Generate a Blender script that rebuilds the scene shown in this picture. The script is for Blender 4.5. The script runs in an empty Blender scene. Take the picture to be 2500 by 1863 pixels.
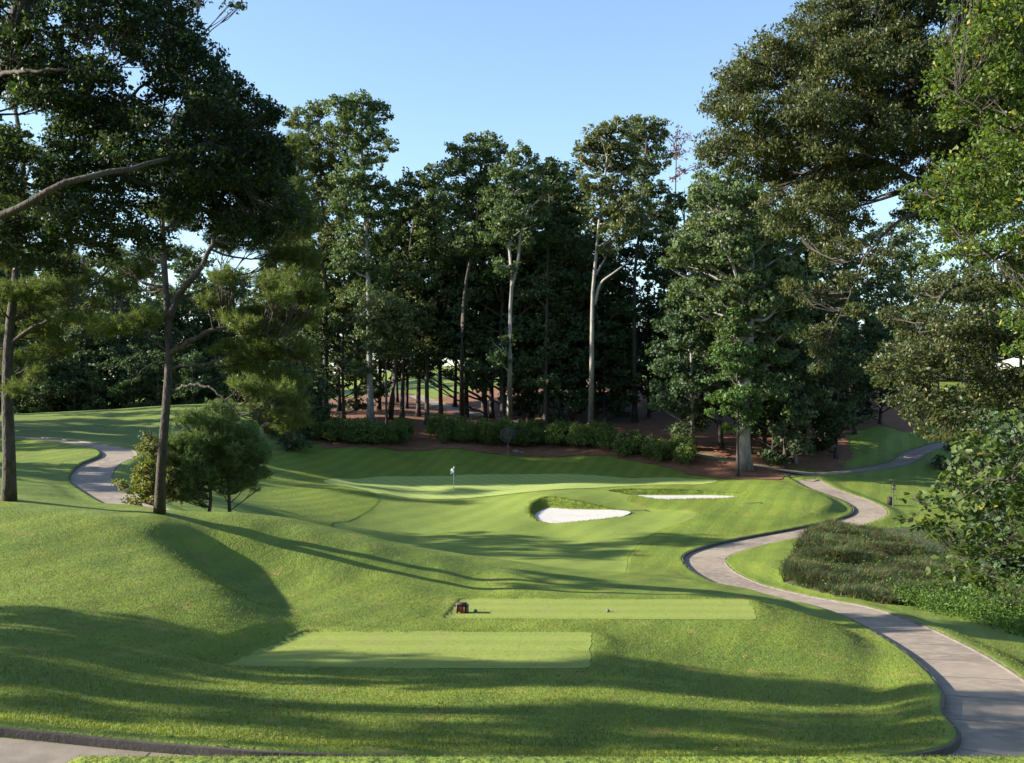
import bpy, math, random
import numpy as np
from mathutils import Vector
from mathutils.geometry import delaunay_2d_cdt

# ------------------------------------------------------------------ basics
F = 2680.0            # focal length in survey pixels (2500 wide)
CX, HY = 1250.0, 985.0
S = 2500.0 / 2217.0
col = bpy.context.scene.collection
rng = np.random.default_rng(7)

def P(px, py, Y):
    return ((px - CX) * Y / F, Y, -(py - HY) * Y / F)
def V(vx, vy, Y):
    return P(vx * S, vy * S, Y)

def tag(o, label=None, cat=None, group=None, kind=None):
    if label: o['label'] = label
    if cat: o['category'] = cat
    if group: o['group'] = group
    if kind: o['kind'] = kind
    return o

def empty(name, loc, label=None, cat=None, group=None, kind=None):
    o = bpy.data.objects.new(name, None); col.objects.link(o)
    o.location = loc; o.empty_display_size = 0.3
    return tag(o, label, cat, group, kind)

class MB:
    def __init__(s): s.v = []; s.q = []; s.t = []; s.n = 0
    def add(s, v, q=None, t=None):
        v = np.asarray(v, float).reshape(-1, 3)
        if q is not None and len(q): s.q.append(np.asarray(q, int) + s.n)
        if t is not None and len(t): s.t.append(np.asarray(t, int) + s.n)
        s.v.append(v); s.n += len(v)
    def mesh(s, name, mat, smooth=False, off=(0, 0, 0)):
        me = bpy.data.meshes.new(name)
        v = (np.concatenate(s.v) if s.v else np.zeros((0, 3))) - np.array(off)
        q = np.concatenate(s.q) if s.q else np.zeros((0, 4), int)
        t = np.concatenate(s.t) if s.t else np.zeros((0, 3), int)
        me.vertices.add(len(v)); me.vertices.foreach_set('co', v.astype(np.float32).ravel())
        nl = len(q) * 4 + len(t) * 3
        me.loops.add(nl)
        me.loops.foreach_set('vertex_index', np.concatenate([q.ravel(), t.ravel()]).astype(np.int32))
        me.polygons.add(len(q) + len(t))
        ls = np.concatenate([np.arange(len(q)) * 4, len(q) * 4 + np.arange(len(t)) * 3]).astype(np.int32)
        me.polygons.foreach_set('loop_start', ls)
        if smooth: me.polygons.foreach_set('use_smooth', np.ones(len(q) + len(t), bool))
        me.materials.append(mat)
        me.update(calc_edges=True)
        return me
    def build(s, name, mat, parent=None, smooth=False, off=(0, 0, 0)):
        o = bpy.data.objects.new(name, s.mesh(name, mat, smooth, off)); col.objects.link(o)
        if parent: o.parent = parent
        elif off != (0, 0, 0): o.location = off
        return o

def unit(a): return a / (np.linalg.norm(a, axis=-1, keepdims=True) + 1e-9)

def tube(mb, pts, rad, n=8, cap=True):
    pts = np.asarray(pts, float); rad = np.asarray(rad, float)
    d = np.gradient(pts, axis=0); d = unit(d)
    ref = np.array([0.0, 1.0, 0.13]) if abs(d[0][2]) > 0.6 else np.array([0.0, 0.0, 1.0])
    a = unit(np.cross(d, ref)); b = np.cross(d, a)
    th = np.arange(n) / n * 2 * np.pi
    v = pts[:, None] + (a[:, None] * np.cos(th)[None, :, None] + b[:, None] * np.sin(th)[None, :, None]) * rad[:, None, None]
    m = len(pts); q = []
    i = np.arange(m - 1)[:, None] * n; j = np.arange(n)[None]; k = (j + 1) % n
    q = np.stack([i + j, i + k, i + n + k, i + n + j], -1).reshape(-1, 4)
    t = None
    v = v.reshape(-1, 3)
    if cap:
        v = np.concatenate([v, pts[:1], pts[-1:]])
        jj = np.arange(n); kk = (jj + 1) % n
        t = np.concatenate([np.stack([kk, jj, np.full(n, m * n)], -1), np.stack([(m - 1) * n + jj, (m - 1) * n + kk, np.full(n, m * n + 1)], -1)])
    mb.add(v, q, t)

def box(mb, c, s, rz=0.0):
    x, y, z = [k / 2 for k in s]
    v = np.array([[-x, -y, -z], [x, -y, -z], [x, y, -z], [-x, y, -z], [-x, -y, z], [x, -y, z], [x, y, z], [-x, y, z]])
    ca, sa = math.cos(rz), math.sin(rz)
    v = v @ np.array([[ca, sa, 0], [-sa, ca, 0], [0, 0, 1]]) + np.array(c)
    mb.add(v, [[0, 3, 2, 1], [4, 5, 6, 7], [0, 1, 5, 4], [1, 2, 6, 5], [2, 3, 7, 6], [3, 0, 4, 7]])

def spline(pts, n):
    """catmull-rom resample, uniform arc length"""
    p = np.asarray(pts, float)
    p = np.concatenate([[2 * p[0] - p[1]], p, [2 * p[-1] - p[-2]]])
    out = []
    for i in range(1, len(p) - 2):
        t = np.linspace(0, 1, 24, endpoint=False)[:, None]
        a, b, c, d = p[i - 1], p[i], p[i + 1], p[i + 2]
        out.append(0.5 * ((2 * b) + (-a + c) * t + (2 * a - 5 * b + 4 * c - d) * t ** 2 + (-a + 3 * b - 3 * c + d) * t ** 3))
    out.append(p[-2:-1]); o = np.concatenate(out)
    s = np.concatenate([[0], np.cumsum(np.linalg.norm(np.diff(o, axis=0), axis=1))])
    u = np.linspace(0, s[-1], n)
    return np.stack([np.interp(u, s, o[:, k]) for k in range(o.shape[1])], -1)

def smooth(a, b, x):
    t = np.clip((x - a) / (b - a), 0, 1); return t * t * (3 - 2 * t)

def poly_sd(poly, X, Y):
    """signed distance, positive inside"""
    poly = np.asarray(poly, float)[:, :2]; n = len(poly)
    x0, y0 = poly.min(0) - 6; x1, y1 = poly.max(0) + 6
    out = np.full(X.shape, -9.0)
    m = (X > x0) & (X < x1) & (Y > y0) & (Y < y1)
    if not m.any(): return out
    x = X[m]; y = Y[m]; dm = np.full(x.shape, 1e9); ins = np.zeros(x.shape, bool)
    for i in range(n):
        a = poly[i]; b = poly[(i + 1) % n]; e = b - a
        t = np.clip(((x - a[0]) * e[0] + (y - a[1]) * e[1]) / (e @ e + 1e-12), 0, 1)
        dm = np.minimum(dm, np.hypot(x - a[0] - t * e[0], y - a[1] - t * e[1]))
        c = ((a[1] > y) != (b[1] > y)) & (x < (b[0] - a[0]) * (y - a[1]) / (b[1] - a[1] + 1e-12) + a[0])
        ins ^= c
    out[m] = np.where(ins, dm, -dm)
    return out

_perm = np.random.default_rng(3).random((256, 256))
def vnoise(x, y):
    xi = np.floor(x).astype(int); yi = np.floor(y).astype(int); fx = x - xi; fy = y - yi
    fx = fx * fx * (3 - 2 * fx); fy = fy * fy * (3 - 2 * fy)
    g = lambda a, b: _perm[a % 256, b % 256]
    return (g(xi, yi) * (1 - fx) + g(xi + 1, yi) * fx) * (1 - fy) + (g(xi, yi + 1) * (1 - fx) + g(xi + 1, yi + 1) * fx) * fy - 0.5

# ------------------------------------------------------------------ materials
def newmat(name):
    m = bpy.data.materials.new(name); m.use_nodes = True
    nt = m.node_tree; nt.nodes.clear()
    out = nt.nodes.new('ShaderNodeOutputMaterial')
    return m, nt, out
def nd(nt, t, **k):
    n = nt.nodes.new(t)
    for a, b in k.items():
        if a.startswith('i_'): n.inputs[a[2:].replace('_', ' ')].default_value = b
        else: setattr(n, a, b)
    return n
def noise_color(nt, scales, cols, coord='pos', stretch=None, detail=4):
    """blend list of colours by noises; returns color socket"""
    geo = nd(nt, 'ShaderNodeNewGeometry') if coord == 'pos' else nd(nt, 'ShaderNodeTexCoord')
    src = geo.outputs['Position'] if coord == 'pos' else geo.outputs['Object']
    if stretch:
        mp = nd(nt, 'ShaderNodeMapping'); mp.inputs['Scale'].default_value = stretch
        nt.links.new(src, mp.inputs['Vector']); src = mp.outputs['Vector']
    cur = None
    for i, (sc, lo, hi, cA) in enumerate(zip(scales, [c[0] for c in cols[1:]], [c[1] for c in cols[1:]], [c[2] for c in cols[1:]])):
        n = nd(nt, 'ShaderNodeTexNoise'); n.inputs['Scale'].default_value = sc; n.inputs['Detail'].default_value = detail
        nt.links.new(src, n.inputs['Vector'])
        r = nd(nt, 'ShaderNodeMapRange'); r.inputs['From Min'].default_value = lo; r.inputs['From Max'].default_value = hi
        nt.links.new(n.outputs['Fac'], r.inputs['Value'])
        mx = nd(nt, 'ShaderNodeMix', data_type='RGBA')
        nt.links.new(r.outputs['Result'], mx.inputs[0])
        if cur is None: mx.inputs[6].default_value = (*cols[0], 1)
        else: nt.links.new(cur, mx.inputs[6])
        mx.inputs[7].default_value = (*cA, 1)
        cur = mx.outputs[2]
    return cur, src
def bump(nt, src, scale, dist, strength=1.0, prev=None, detail=3):
    n = nd(nt, 'ShaderNodeTexNoise'); n.inputs['Scale'].default_value = scale; n.inputs['Detail'].default_value = detail
    nt.links.new(src, n.inputs['Vector'])
    b = nd(nt, 'ShaderNodeBump'); b.inputs['Distance'].default_value = dist; b.inputs['Strength'].default_value = strength
    nt.links.new(n.outputs['Fac'], b.inputs['Height'])
    if prev is not None: nt.links.new(prev, b.inputs['Normal'])
    return b.outputs['Normal']

def grass_mat(name, base, alt, dry, fine, bumps, sheen=0.0, dryrange=(0.6, 0.8), stripe=None):
    m, nt, out = newmat(name)
    c, src = noise_color(nt, [0.35, 2.2, fine, 0.9], [base, (0.35, 0.65, alt), (0.45, 0.75, tuple(k * 0.85 for k in base)), (0.42, 0.62, tuple(k * 1.25 for k in alt)), (dryrange[0], dryrange[1], dry)])
    p = nd(nt, 'ShaderNodeBsdfPrincipled', i_Roughness=0.75)
    p.inputs['Specular IOR Level'].default_value = 0.25
    if stripe:   # mowing bands: (width, angle, strength)
        geo2 = nd(nt, 'ShaderNodeNewGeometry'); mp2 = nd(nt, 'ShaderNodeMapping'); mp2.inputs['Rotation'].default_value = (0, 0, stripe[1]); nt.links.new(geo2.outputs['Position'], mp2.inputs['Vector'])
        wv = nd(nt, 'ShaderNodeTexWave'); wv.inputs['Scale'].default_value = 0.314 / stripe[0]; wv.inputs['Distortion'].default_value = 1.2; wv.inputs['Detail'].default_value = 1.5; wv.inputs['Detail Scale'].default_value = .6; nt.links.new(mp2.outputs[0], wv.inputs['Vector'])
        mr2 = nd(nt, 'ShaderNodeMapRange'); mr2.inputs['From Min'].default_value = .35; mr2.inputs['From Max'].default_value = .65; mr2.inputs['To Min'].default_value = 1 - stripe[2]; mr2.inputs['To Max'].default_value = 1 + stripe[2]; nt.links.new(wv.outputs['Fac'], mr2.inputs['Value'])
        hs2 = nd(nt, 'ShaderNodeHueSaturation'); nt.links.new(c, hs2.inputs['Color']); nt.links.new(mr2.outputs[0], hs2.inputs['Value']); c = hs2.outputs[0]
    if sheen: p.inputs['Sheen Weight'].default_value = sheen; p.inputs['Sheen Roughness'].default_value = 0.5; p.inputs['Sheen Tint'].default_value = (0.7, 0.9, 0.4, 1)
    nt.links.new(c, p.inputs['Base Color'])
    pr = None
    for sc, d in bumps: pr = bump(nt, src, sc, d, 1.0, pr)
    nt.links.new(pr, p.inputs['Normal'])
    nt.links.new(p.outputs[0], out.inputs[0])
    return m

def leaf_mat(name, c1, c2, c3=None, f3=0.93, trans=0.35, rough=0.5, spec=0.4, objvar=0.0):
    m, nt, out = newmat(name)
    geo = nd(nt, 'ShaderNodeNewGeometry')
    mx = nd(nt, 'ShaderNodeMix', data_type='RGBA')
    nt.links.new(geo.outputs['Random Per Island'], mx.inputs[0])
    mx.inputs[6].default_value = (*c1, 1); mx.inputs[7].default_value = (*c2, 1)
    c = mx.outputs[2]
    if c3:
        g = nd(nt, 'ShaderNodeMath', operation='MULTIPLY'); nt.links.new(geo.outputs['Random Per Island'], g.inputs[0]); g.inputs[1].default_value = 37.3
        fr = nd(nt, 'ShaderNodeMath', operation='FRACT'); nt.links.new(g.outputs[0], fr.inputs[0])
        gt = nd(nt, 'ShaderNodeMath', operation='GREATER_THAN'); nt.links.new(fr.outputs[0], gt.inputs[0]); gt.inputs[1].default_value = f3
        m3 = nd(nt, 'ShaderNodeMix', data_type='RGBA'); nt.links.new(gt.outputs[0], m3.inputs[0]); nt.links.new(c, m3.inputs[6]); m3.inputs[7].default_value = (*c3, 1)
        c = m3.outputs[2]
    # slow drift of hue through the crown
    tn = nd(nt, 'ShaderNodeTexNoise'); tn.inputs['Scale'].default_value = 0.45; nt.links.new(geo.outputs['Position'], tn.inputs['Vector'])
    hs = nd(nt, 'ShaderNodeHueSaturation'); 
    mr = nd(nt, 'ShaderNodeMapRange'); mr.inputs['To Min'].default_value = 0.5; mr.inputs['To Max'].default_value = 1.3
    nt.links.new(tn.outputs['Fac'], mr.inputs['Value']); nt.links.new(mr.outputs[0], hs.inputs['Value'])
    nt.links.new(c, hs.inputs['Color'])
    if objvar:
        oi = nd(nt, 'ShaderNodeObjectInfo'); r2 = nd(nt, 'ShaderNodeMapRange'); r2.inputs['To Min'].default_value = 0.5 - objvar; r2.inputs['To Max'].default_value = 0.5 + objvar
        nt.links.new(oi.outputs['Random'], r2.inputs['Value']); nt.links.new(r2.outputs[0], hs.inputs['Hue'])
    c = hs.outputs[0]
    p = nd(nt, 'ShaderNodeBsdfPrincipled', i_Roughness=min(.7, rough + .12)); p.inputs['Specular IOR Level'].default_value = spec * .6
    nt.links.new(c, p.inputs['Base Color'])
    t = nd(nt, 'ShaderNodeBsdfTranslucent')
    hb = nd(nt, 'ShaderNodeMix', data_type='RGBA', blend_type='MULTIPLY'); hb.inputs[0].default_value = 1.0
    nt.links.new(c, hb.inputs[6]); hb.inputs[7].default_value = (1.7, 1.7, 0.7, 1)
    nt.links.new(hb.outputs[2], t.inputs['Color'])
    ms = nd(nt, 'ShaderNodeMixShader'); ms.inputs[0].default_value = trans
    nt.links.new(p.outputs[0], ms.inputs[1]); nt.links.new(t.outputs[0], ms.inputs[2]); nt.links.new(ms.outputs[0], out.inputs[0])
    return m

def plain(name, c, rough=0.7, alt=None, sc=5.0, bd=0.0, bs=20.0, stretch=None, metal=0.0, coord='obj', spec=0.4):
    m, nt, out = newmat(name)
    c_, src = noise_color(nt, [sc, sc * 7], [c, (0.35, 0.65, alt or tuple(k * 0.7 for k in c)), (0.45, 0.75, tuple(k * 1.2 for k in c))], coord, stretch)
    p = nd(nt, 'ShaderNodeBsdfPrincipled', i_Roughness=rough, i_Metallic=metal); nt.links.new(c_, p.inputs['Base Color'])
    p.inputs['Specular IOR Level'].default_value = spec
    if bd: nt.links.new(bump(nt, src, bs, bd), p.inputs['Normal'])
    nt.links.new(p.outputs[0], out.inputs[0])
    return m

M = {}
M['rough'] = grass_mat('rough_grass', (0.175, 0.21, 0.022), (0.095, 0.145, 0.020), (0.25, 0.19, 0.06), 14, [(3.5, 0.05), (14, 0.03), (45, 0.015)], 0.0, (0.60, 0.78), (1.6, .35, .07))
M['fairway'] = grass_mat('fairway_grass', (0.175, 0.215, 0.034), (0.13, 0.178, 0.034), (0.21, 0.19, 0.065), 12, [(1.2, 0.03), (18, 0.012)], 0.0, (0.66, 0.85), (2.4, .5, .05))
M['green'] = grass_mat('green_grass', (0.27, 0.325, 0.085), (0.245, 0.305, 0.085), (0.26, 0.31, 0.08), 20, [(0.6, 0.03), (60, 0.004)], 0.0, (0.75, 0.95), (1.1, -.6, .05))
M['tee'] = grass_mat('tee_grass', (0.21, 0.245, 0.045), (0.175, 0.22, 0.042), (0.23, 0.215, 0.075), 25, [(6, 0.015), (70, 0.008)], 0.0, (0.56, 0.8), (1.3, 1.5708, .045))
M['mulch'] = plain('pine_straw', (0.19, 0.085, 0.042), 0.9, (0.10, 0.046, 0.026), 1.2, 0.06, 9.0, None, 0.0, 'pos')
M['dark_soil'] = plain('dark_soil', (0.035, 0.05, 0.02), 0.9, (0.05, 0.045, 0.025), 1.2, 0.06, 9.0, None, 0.0, 'pos')
M['sand'] = plain('bunker_sand', (0.46, 0.435, 0.40), 0.85, (0.41, 0.385, 0.35), 0.8, 0.015, 12.0, None, 0.0, 'pos')
M['path'] = plain('concrete_path', (0.265, 0.215, 0.165), 0.85, (0.175, 0.142, 0.11), 0.35, 0.004, 30.0, None, 0.0, 'pos')
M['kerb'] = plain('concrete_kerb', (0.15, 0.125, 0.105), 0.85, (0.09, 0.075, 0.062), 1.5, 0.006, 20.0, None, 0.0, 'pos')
M['kerb_shade_joint'] = plain('shaded_kerb_joint', (0.085, 0.07, 0.06), 0.85, (0.05, 0.042, 0.036), 1.5, 0.006, 20.0, None, 0.0, 'pos')  # kerb colour darkened to carry its face's shade; also colours the joints
M['bark_pale'] = plain('pale_bark', (0.26, 0.24, 0.225), 0.9, (0.13, 0.12, 0.11), 3.0, 0.03, 8.0, (1, 1, 0.25), 0.0, 'obj')
M['bark_brown'] = plain('brown_bark', (0.06, 0.05, 0.042), 0.9, (0.032, 0.026, 0.022), 3.0, 0.05, 8.0, (1, 1, 0.3), 0.0, 'obj')
M['bark_pine'] = plain('pine_bark', (0.07, 0.058, 0.048), 0.9, (0.024, 0.02, 0.017), 6.0, 0.06, 12.0, (1, 1, 0.35), 0.0, 'obj')
M['lf_far'] = leaf_mat('leaf_mid_green', (0.07, 0.11, 0.045), (0.11, 0.15, 0.062), (0.17, 0.14, 0.06), 0.96, 0.25, objvar=0.02)
M['lf_olive'] = leaf_mat('leaf_olive', (0.08, 0.105, 0.045), (0.12, 0.145, 0.06), (0.16, 0.11, 0.05), 0.94, 0.25)
M['lf_dark'] = leaf_mat('leaf_dark', (0.045, 0.078, 0.036), (0.075, 0.115, 0.05), (0.09, 0.08, 0.03), 0.97, 0.2, objvar=0.02)
M['lf_gum'] = leaf_mat('leaf_bright', (0.06, 0.12, 0.035), (0.10, 0.17, 0.05), None, 0.9, 0.3)
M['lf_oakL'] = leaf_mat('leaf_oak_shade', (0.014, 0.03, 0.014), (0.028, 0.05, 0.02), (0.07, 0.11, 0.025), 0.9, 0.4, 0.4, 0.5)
M['lf_oakR'] = leaf_mat('leaf_oak_glossy', (0.038, 0.056, 0.02), (0.075, 0.094, 0.034), (0.15, 0.13, 0.035), 0.9, 0.3, 0.4, 0.55)
M['lf_near'] = leaf_mat('leaf_near_green', (0.045, 0.085, 0.016), (0.11, 0.165, 0.03), (0.3, 0.25, 0.03), 0.97, 0.4, 0.42, 0.5)
M['lf_branch'] = leaf_mat('leaf_branch', (0.045, 0.08, 0.022), (0.10, 0.145, 0.035), (0.26, 0.22, 0.03), 0.99, 0.35, 0.45, 0.5)
M['lf_red'] = leaf_mat('leaf_red', (0.11, 0.045, 0.04), (0.16, 0.08, 0.05), None, 0.9, 0.3)
M['lf_yel'] = leaf_mat('leaf_yellowgreen', (0.10, 0.13, 0.04), (0.16, 0.17, 0.05), (0.2, 0.14, 0.06), 0.9, 0.35)
M['needle'] = leaf_mat('pine_needles', (0.08, 0.115, 0.03), (0.13, 0.165, 0.045), None, 0.9, 0.3, 0.5, 0.4)
M['needle_blue'] = leaf_mat('pine_needles_blue', (0.085, 0.14, 0.05), (0.14, 0.20, 0.07), None, 0.9, 0.25, 0.5, 0.4)
M['lf_shrub'] = leaf_mat('leaf_shrub', (0.07, 0.12, 0.035), (0.15, 0.20, 0.055), (0.14, 0.2, 0.05), 0.92, 0.3)
M['brush'] = leaf_mat('brush_blades', (0.035, 0.07, 0.028), (0.10, 0.145, 0.055), (0.20, 0.13, 0.06), 0.78, 0.25)
M['weed'] = leaf_mat('weed_leaves', (0.06, 0.12, 0.022), (0.11, 0.18, 0.035), None, 0.9, 0.4)
M['blade'] = leaf_mat('grass_blades', (0.12, 0.16, 0.02), (0.185, 0.215, 0.03), None, 0.9, 0.35)
M['fallen'] = leaf_mat('fallen_leaf', (0.30, 0.16, 0.04), (0.45, 0.30, 0.10), (0.2, 0.08, 0.03), 0.7, 0.1)
M['wood'] = plain('stained_wood', (0.16, 0.055, 0.02), 0.55, (0.07, 0.025, 0.012), 6.0, 0.004, 30.0, (1, 1, 0.15))
M['wood_dark'] = plain('dark_wood', (0.06, 0.035, 0.03), 0.6)
M['black'] = plain('black_metal', (0.018, 0.02, 0.022), 0.5, (0.03, 0.03, 0.03))
M['marker'] = plain('marker_grey', (0.09, 0.09, 0.10), 0.45, (0.12, 0.12, 0.13))
M['fan_green'] = plain('fan_green_paint', (0.03, 0.055, 0.055), 0.5, (0.05, 0.07, 0.06))
M['fan_grille'] = plain('rusty_grille', (0.14, 0.11, 0.085), 0.7, (0.07, 0.05, 0.045))
M['white'] = plain('white_cloth', (0.8, 0.8, 0.8), 0.6, (0.75, 0.75, 0.77))
M['pole'] = plain('pole_paint', (0.72, 0.74, 0.68), 0.4, (0.68, 0.7, 0.64))
M['wall'] = plain('white_siding', (0.42, 0.43, 0.45), 0.7, (0.36, 0.37, 0.4), 2)
M['roof'] = plain('grey_roof', (0.12, 0.12, 0.13), 0.8)
M['glass'] = plain('dark_glass', (0.03, 0.04, 0.05), 0.15)
M['rock'] = plain('grey_rock', (0.2, 0.18, 0.16), 0.9, (0.1, 0.09, 0.08), 4, 0.03, 10)

# ------------------------------------------------------------------ terrain
MAIN = [(2455, 1820, 22.6), (2450, 1765, 25.3), (2436, 1720, 27.8), (2385, 1660, 31.5), (2300, 1597, 36.5), (2200, 1540, 42), (2110, 1500, 47), (2000, 1472, 53), (1900, 1470, 58),
        (1800, 1437, 62), (1735, 1390, 66), (1722, 1362, 70), (1790, 1338, 74), (1880, 1322, 77.5), (1990, 1302, 81.5), (2080, 1281, 85.5), (2125, 1255, 90), (2095, 1228, 94.5), (2010, 1196, 100), (1965, 1172, 105), (1935, 1152, 109)]
BRA = [(1985, 1163, 107.5), (1900, 1146, 110), (1800, 1127, 112), (1700, 1107, 115), (1560, 1080, 120), (1450, 1062, 125), (1300, 1037, 133), (1200, 1020, 140), (1100, 998, 150), (1035, 975, 161), (1010, 965, 170)]
BRB = [(1960, 1163, 107.3), (2050, 1156, 110), (2140, 1147, 114), (2205, 1128, 119), (2235, 1108, 125), (2300, 1094, 132), (2450, 1085, 140)]
LEFTP = [(450, 1290, 54), (390, 1265, 57), (330, 1241, 60.5), (262, 1206, 66), (222, 1174, 71.5), (240, 1140, 78), (290, 1112, 84), (270, 1095, 89), (200, 1084, 93), (100, 1073, 98.5), (0, 1064, 104), (-150, 1051, 114), (-400, 1040, 125)]
LOWP = [(-1200, 1830, 15.5), (-600, 1860, 16.6), (-200, 1876, 17.4), (0, 1879, 17.5), (200, 1884, 17.5), (400, 1894, 17.5), (560, 1912, 17.5), (700, 1926, 17.6)]
CP = """
-300 1800 19.5;0 1795 19.3;400 1808 19.4;700 1850 19.6;1250 1868 21;1800 1862 22
-300 1700 22;0 1700 21.5;0 1600 25;0 1530 28.5;0 1460 32;0 1350 37.5;0 1240 44;-300 1420 34;-300 1220 46;-600 1300 40;-800 1700 22;-800 1150 50
250 1300 41.5;250 1400 36.5;250 1500 31.5;250 1600 27;250 1700 23;120 1235 45
400 1292 43.5;560 1264 46.5;500 1293 44;603 1302 44.6;733 1342 44.6;820 1362 44.4;902 1383 44.2;1043 1426 43;1155 1460 42.2;620 1350 42.6;740 1400 42.4;900 1425 42.4;760 1450 40.3;850 1457 40.9;1000 1463 41.8;335 1325 41;430 1368 39.3;535 1420 36.8;600 1452 35.3;690 1505 33.2;440 1440 35;500 1500 32.6;600 1545 31;480 1382 41.5;560 1425 40.3;620 1450 39.7;680 1466 38.3;730 1480 36.8;740 1505 35;700 1540 34;600 1600 29.5;600 1700 25.5;600 1790 21.2
680 1280 47.6;800 1296 48.6;924 1313 49.6;1100 1343 50.6;1250 1370 51.6;1400 1392 52.6;1600 1414 54;1750 1427 55;1850 1436 55;1950 1453 53.5;2050 1484 50.5
820 1475 38.6;1000 1405 46;950 1490 38.7;900 1520 36.3;1160 1430 45.4;1300 1442 45;1600 1452 45;1350 1415 48;1800 1462 45
1060 1500 38.4;1090 1515 37.4;1860 1515 37.4;1120 1465 41.3;1450 1490 39.3;1450 1466 41.2;1800 1468 41.1;1450 1515 37.4
900 1545 34;1300 1545 34;740 1545 34;700 1632 29.4;1000 1632 29.4;1400 1632 29.4;1420 1545 34;1000 1590 31.5;1600 1535 36;1800 1545 35.6
560 1590 30;620 1640 28
1639 1642 31;1769 1675 31;1560 1608 31.5;1640 1590 34.5;1800 1600 34.8;1480 1690 27.6;1700 1715 27.6;1700 1750 25;1900 1620 33.4;1900 1700 28.5;2000 1780 24.6;2100 1640 33;2100 1720 28.3;2100 1820 23;2250 1800 23.8;2250 1700 29;2000 1520 41.5;2100 1550 39.3;2180 1590 36.3;1950 1480 46;1800 1445 49.5;2250 1650 32.3
1000 1700 25.8;1000 1800 21.8;1400 1720 25.5;1400 1820 21.8
2560 1640 37;2500 1580 42;2350 1525 48;2200 1490 52;2500 1520 50;2800 1700 34;3000 1560 46;2700 1800 24;3200 1800 24
1000 1305 79;1000 1345 71;1200 1372 66;1400 1385 64.5;1500 1388 65;1100 1325 75;1300 1320 76;1450 1345 72;1600 1350 71;1620 1395 64
560 1266 61;700 1275 68;800 1295 72.5;700 1240 80;850 1275 79;480 1262 59;620 1200 88
750 1178 97;850 1185 97;880 1210 92;930 1235 88;930 1195 97.5;1000 1255 86;1100 1235 92;1000 1210 97;1200 1250 88;1200 1222 94
1108 1193 100;1300 1191 101;1500 1186 102;1100 1166 108;1300 1166 108;870 1173 105;1690 1176 105;1108 1214 96.3;1550 1172 107;1250 1203 97
1000 1130 114;1200 1138 112.5;1400 1135 112.5;1600 1150 110;1500 1120 114.5;1750 1166 106;1830 1176 102;1900 1185 98.5;1980 1205 94;2040 1235 89.5;2055 1260 86.5;2000 1285 83;1900 1290 81;1800 1300 79;1700 1325 75
1700 1240 88;1500 1300 79;1400 1283 83;1340 1284 84;1600 1258 87;1800 1240 90;1340 1213 90.3;1420 1226 89.6;1285 1240 88;1500 1250 88;1540 1194 97;1640 1192 98.6;1560 1190 98.6;1700 1196 98.2;1760 1206 97;1700 1240 89.5;1560 1236 91
1850 1360 69;1900 1330 74;1950 1400 63;2000 1440 58.5;2000 1310 78;2150 1290 83;2300 1300 81;2100 1380 67;2200 1440 60;2350 1420 62;2500 1460 60;2150 1250 92;2250 1252 92;2500 1260 92;2200 1190 104;2350 1170 110;2400 1330 78;1800 1370 67.5
2080 1160 108;2150 1185 104;2100 1120 117;2080 1070 124;2180 1050 130;2100 1040 130;2150 960 152;2000 1000 145;2350 1060 135;2350 960 158;2600 1000 140;2290 935 175;2100 930 170
700 1095 113;900 1100 114;1100 1110 114;700 1050 123;900 1042 126;850 1000 145;1000 1015 137;1300 990 147;1300 950 162;1500 1000 143;1550 955 157;1700 1050 128;1800 1085 120;1900 1010 142;1900 1100 118;1750 960 155;1500 1080 119;1650 1140 110.5;1850 1160 107.5;950 965 168
1080 955 176;1080 935 200;1080 908 240;1500 938 180;1500 912 235;850 960 190;1900 930 180;2300 915 230;1300 930 185
0 1012 150;200 1004 150;420 990 150;560 992 145;640 1030 130;650 1090 113;600 1130 101;450 1110 99;400 1060 115;150 1035 125;100 1115 83;0 1165 66.5;100 1200 61;150 1235 56;60 1225 56;360 1160 78;400 1200 70;350 1120 92;330 1060 118;-300 1020 140;-300 1120 80;-600 1060 110;-900 1000 150;-800 1120 75
200 1030 230;600 1010 230;-400 1030 230;0 1010 330;1000 900 330;2000 900 330;3000 940 330;1250 920 480;-500 960 480;3200 940 480
"""
pts = []
for tok in CP.replace('\n', ';').split(';'):
    if tok.strip():
        a = [float(k) for k in tok.split()]
        if a[2] > 55.5 or a[0] < -250 or a[0] > 2310: pts.append(P(*a))
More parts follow.
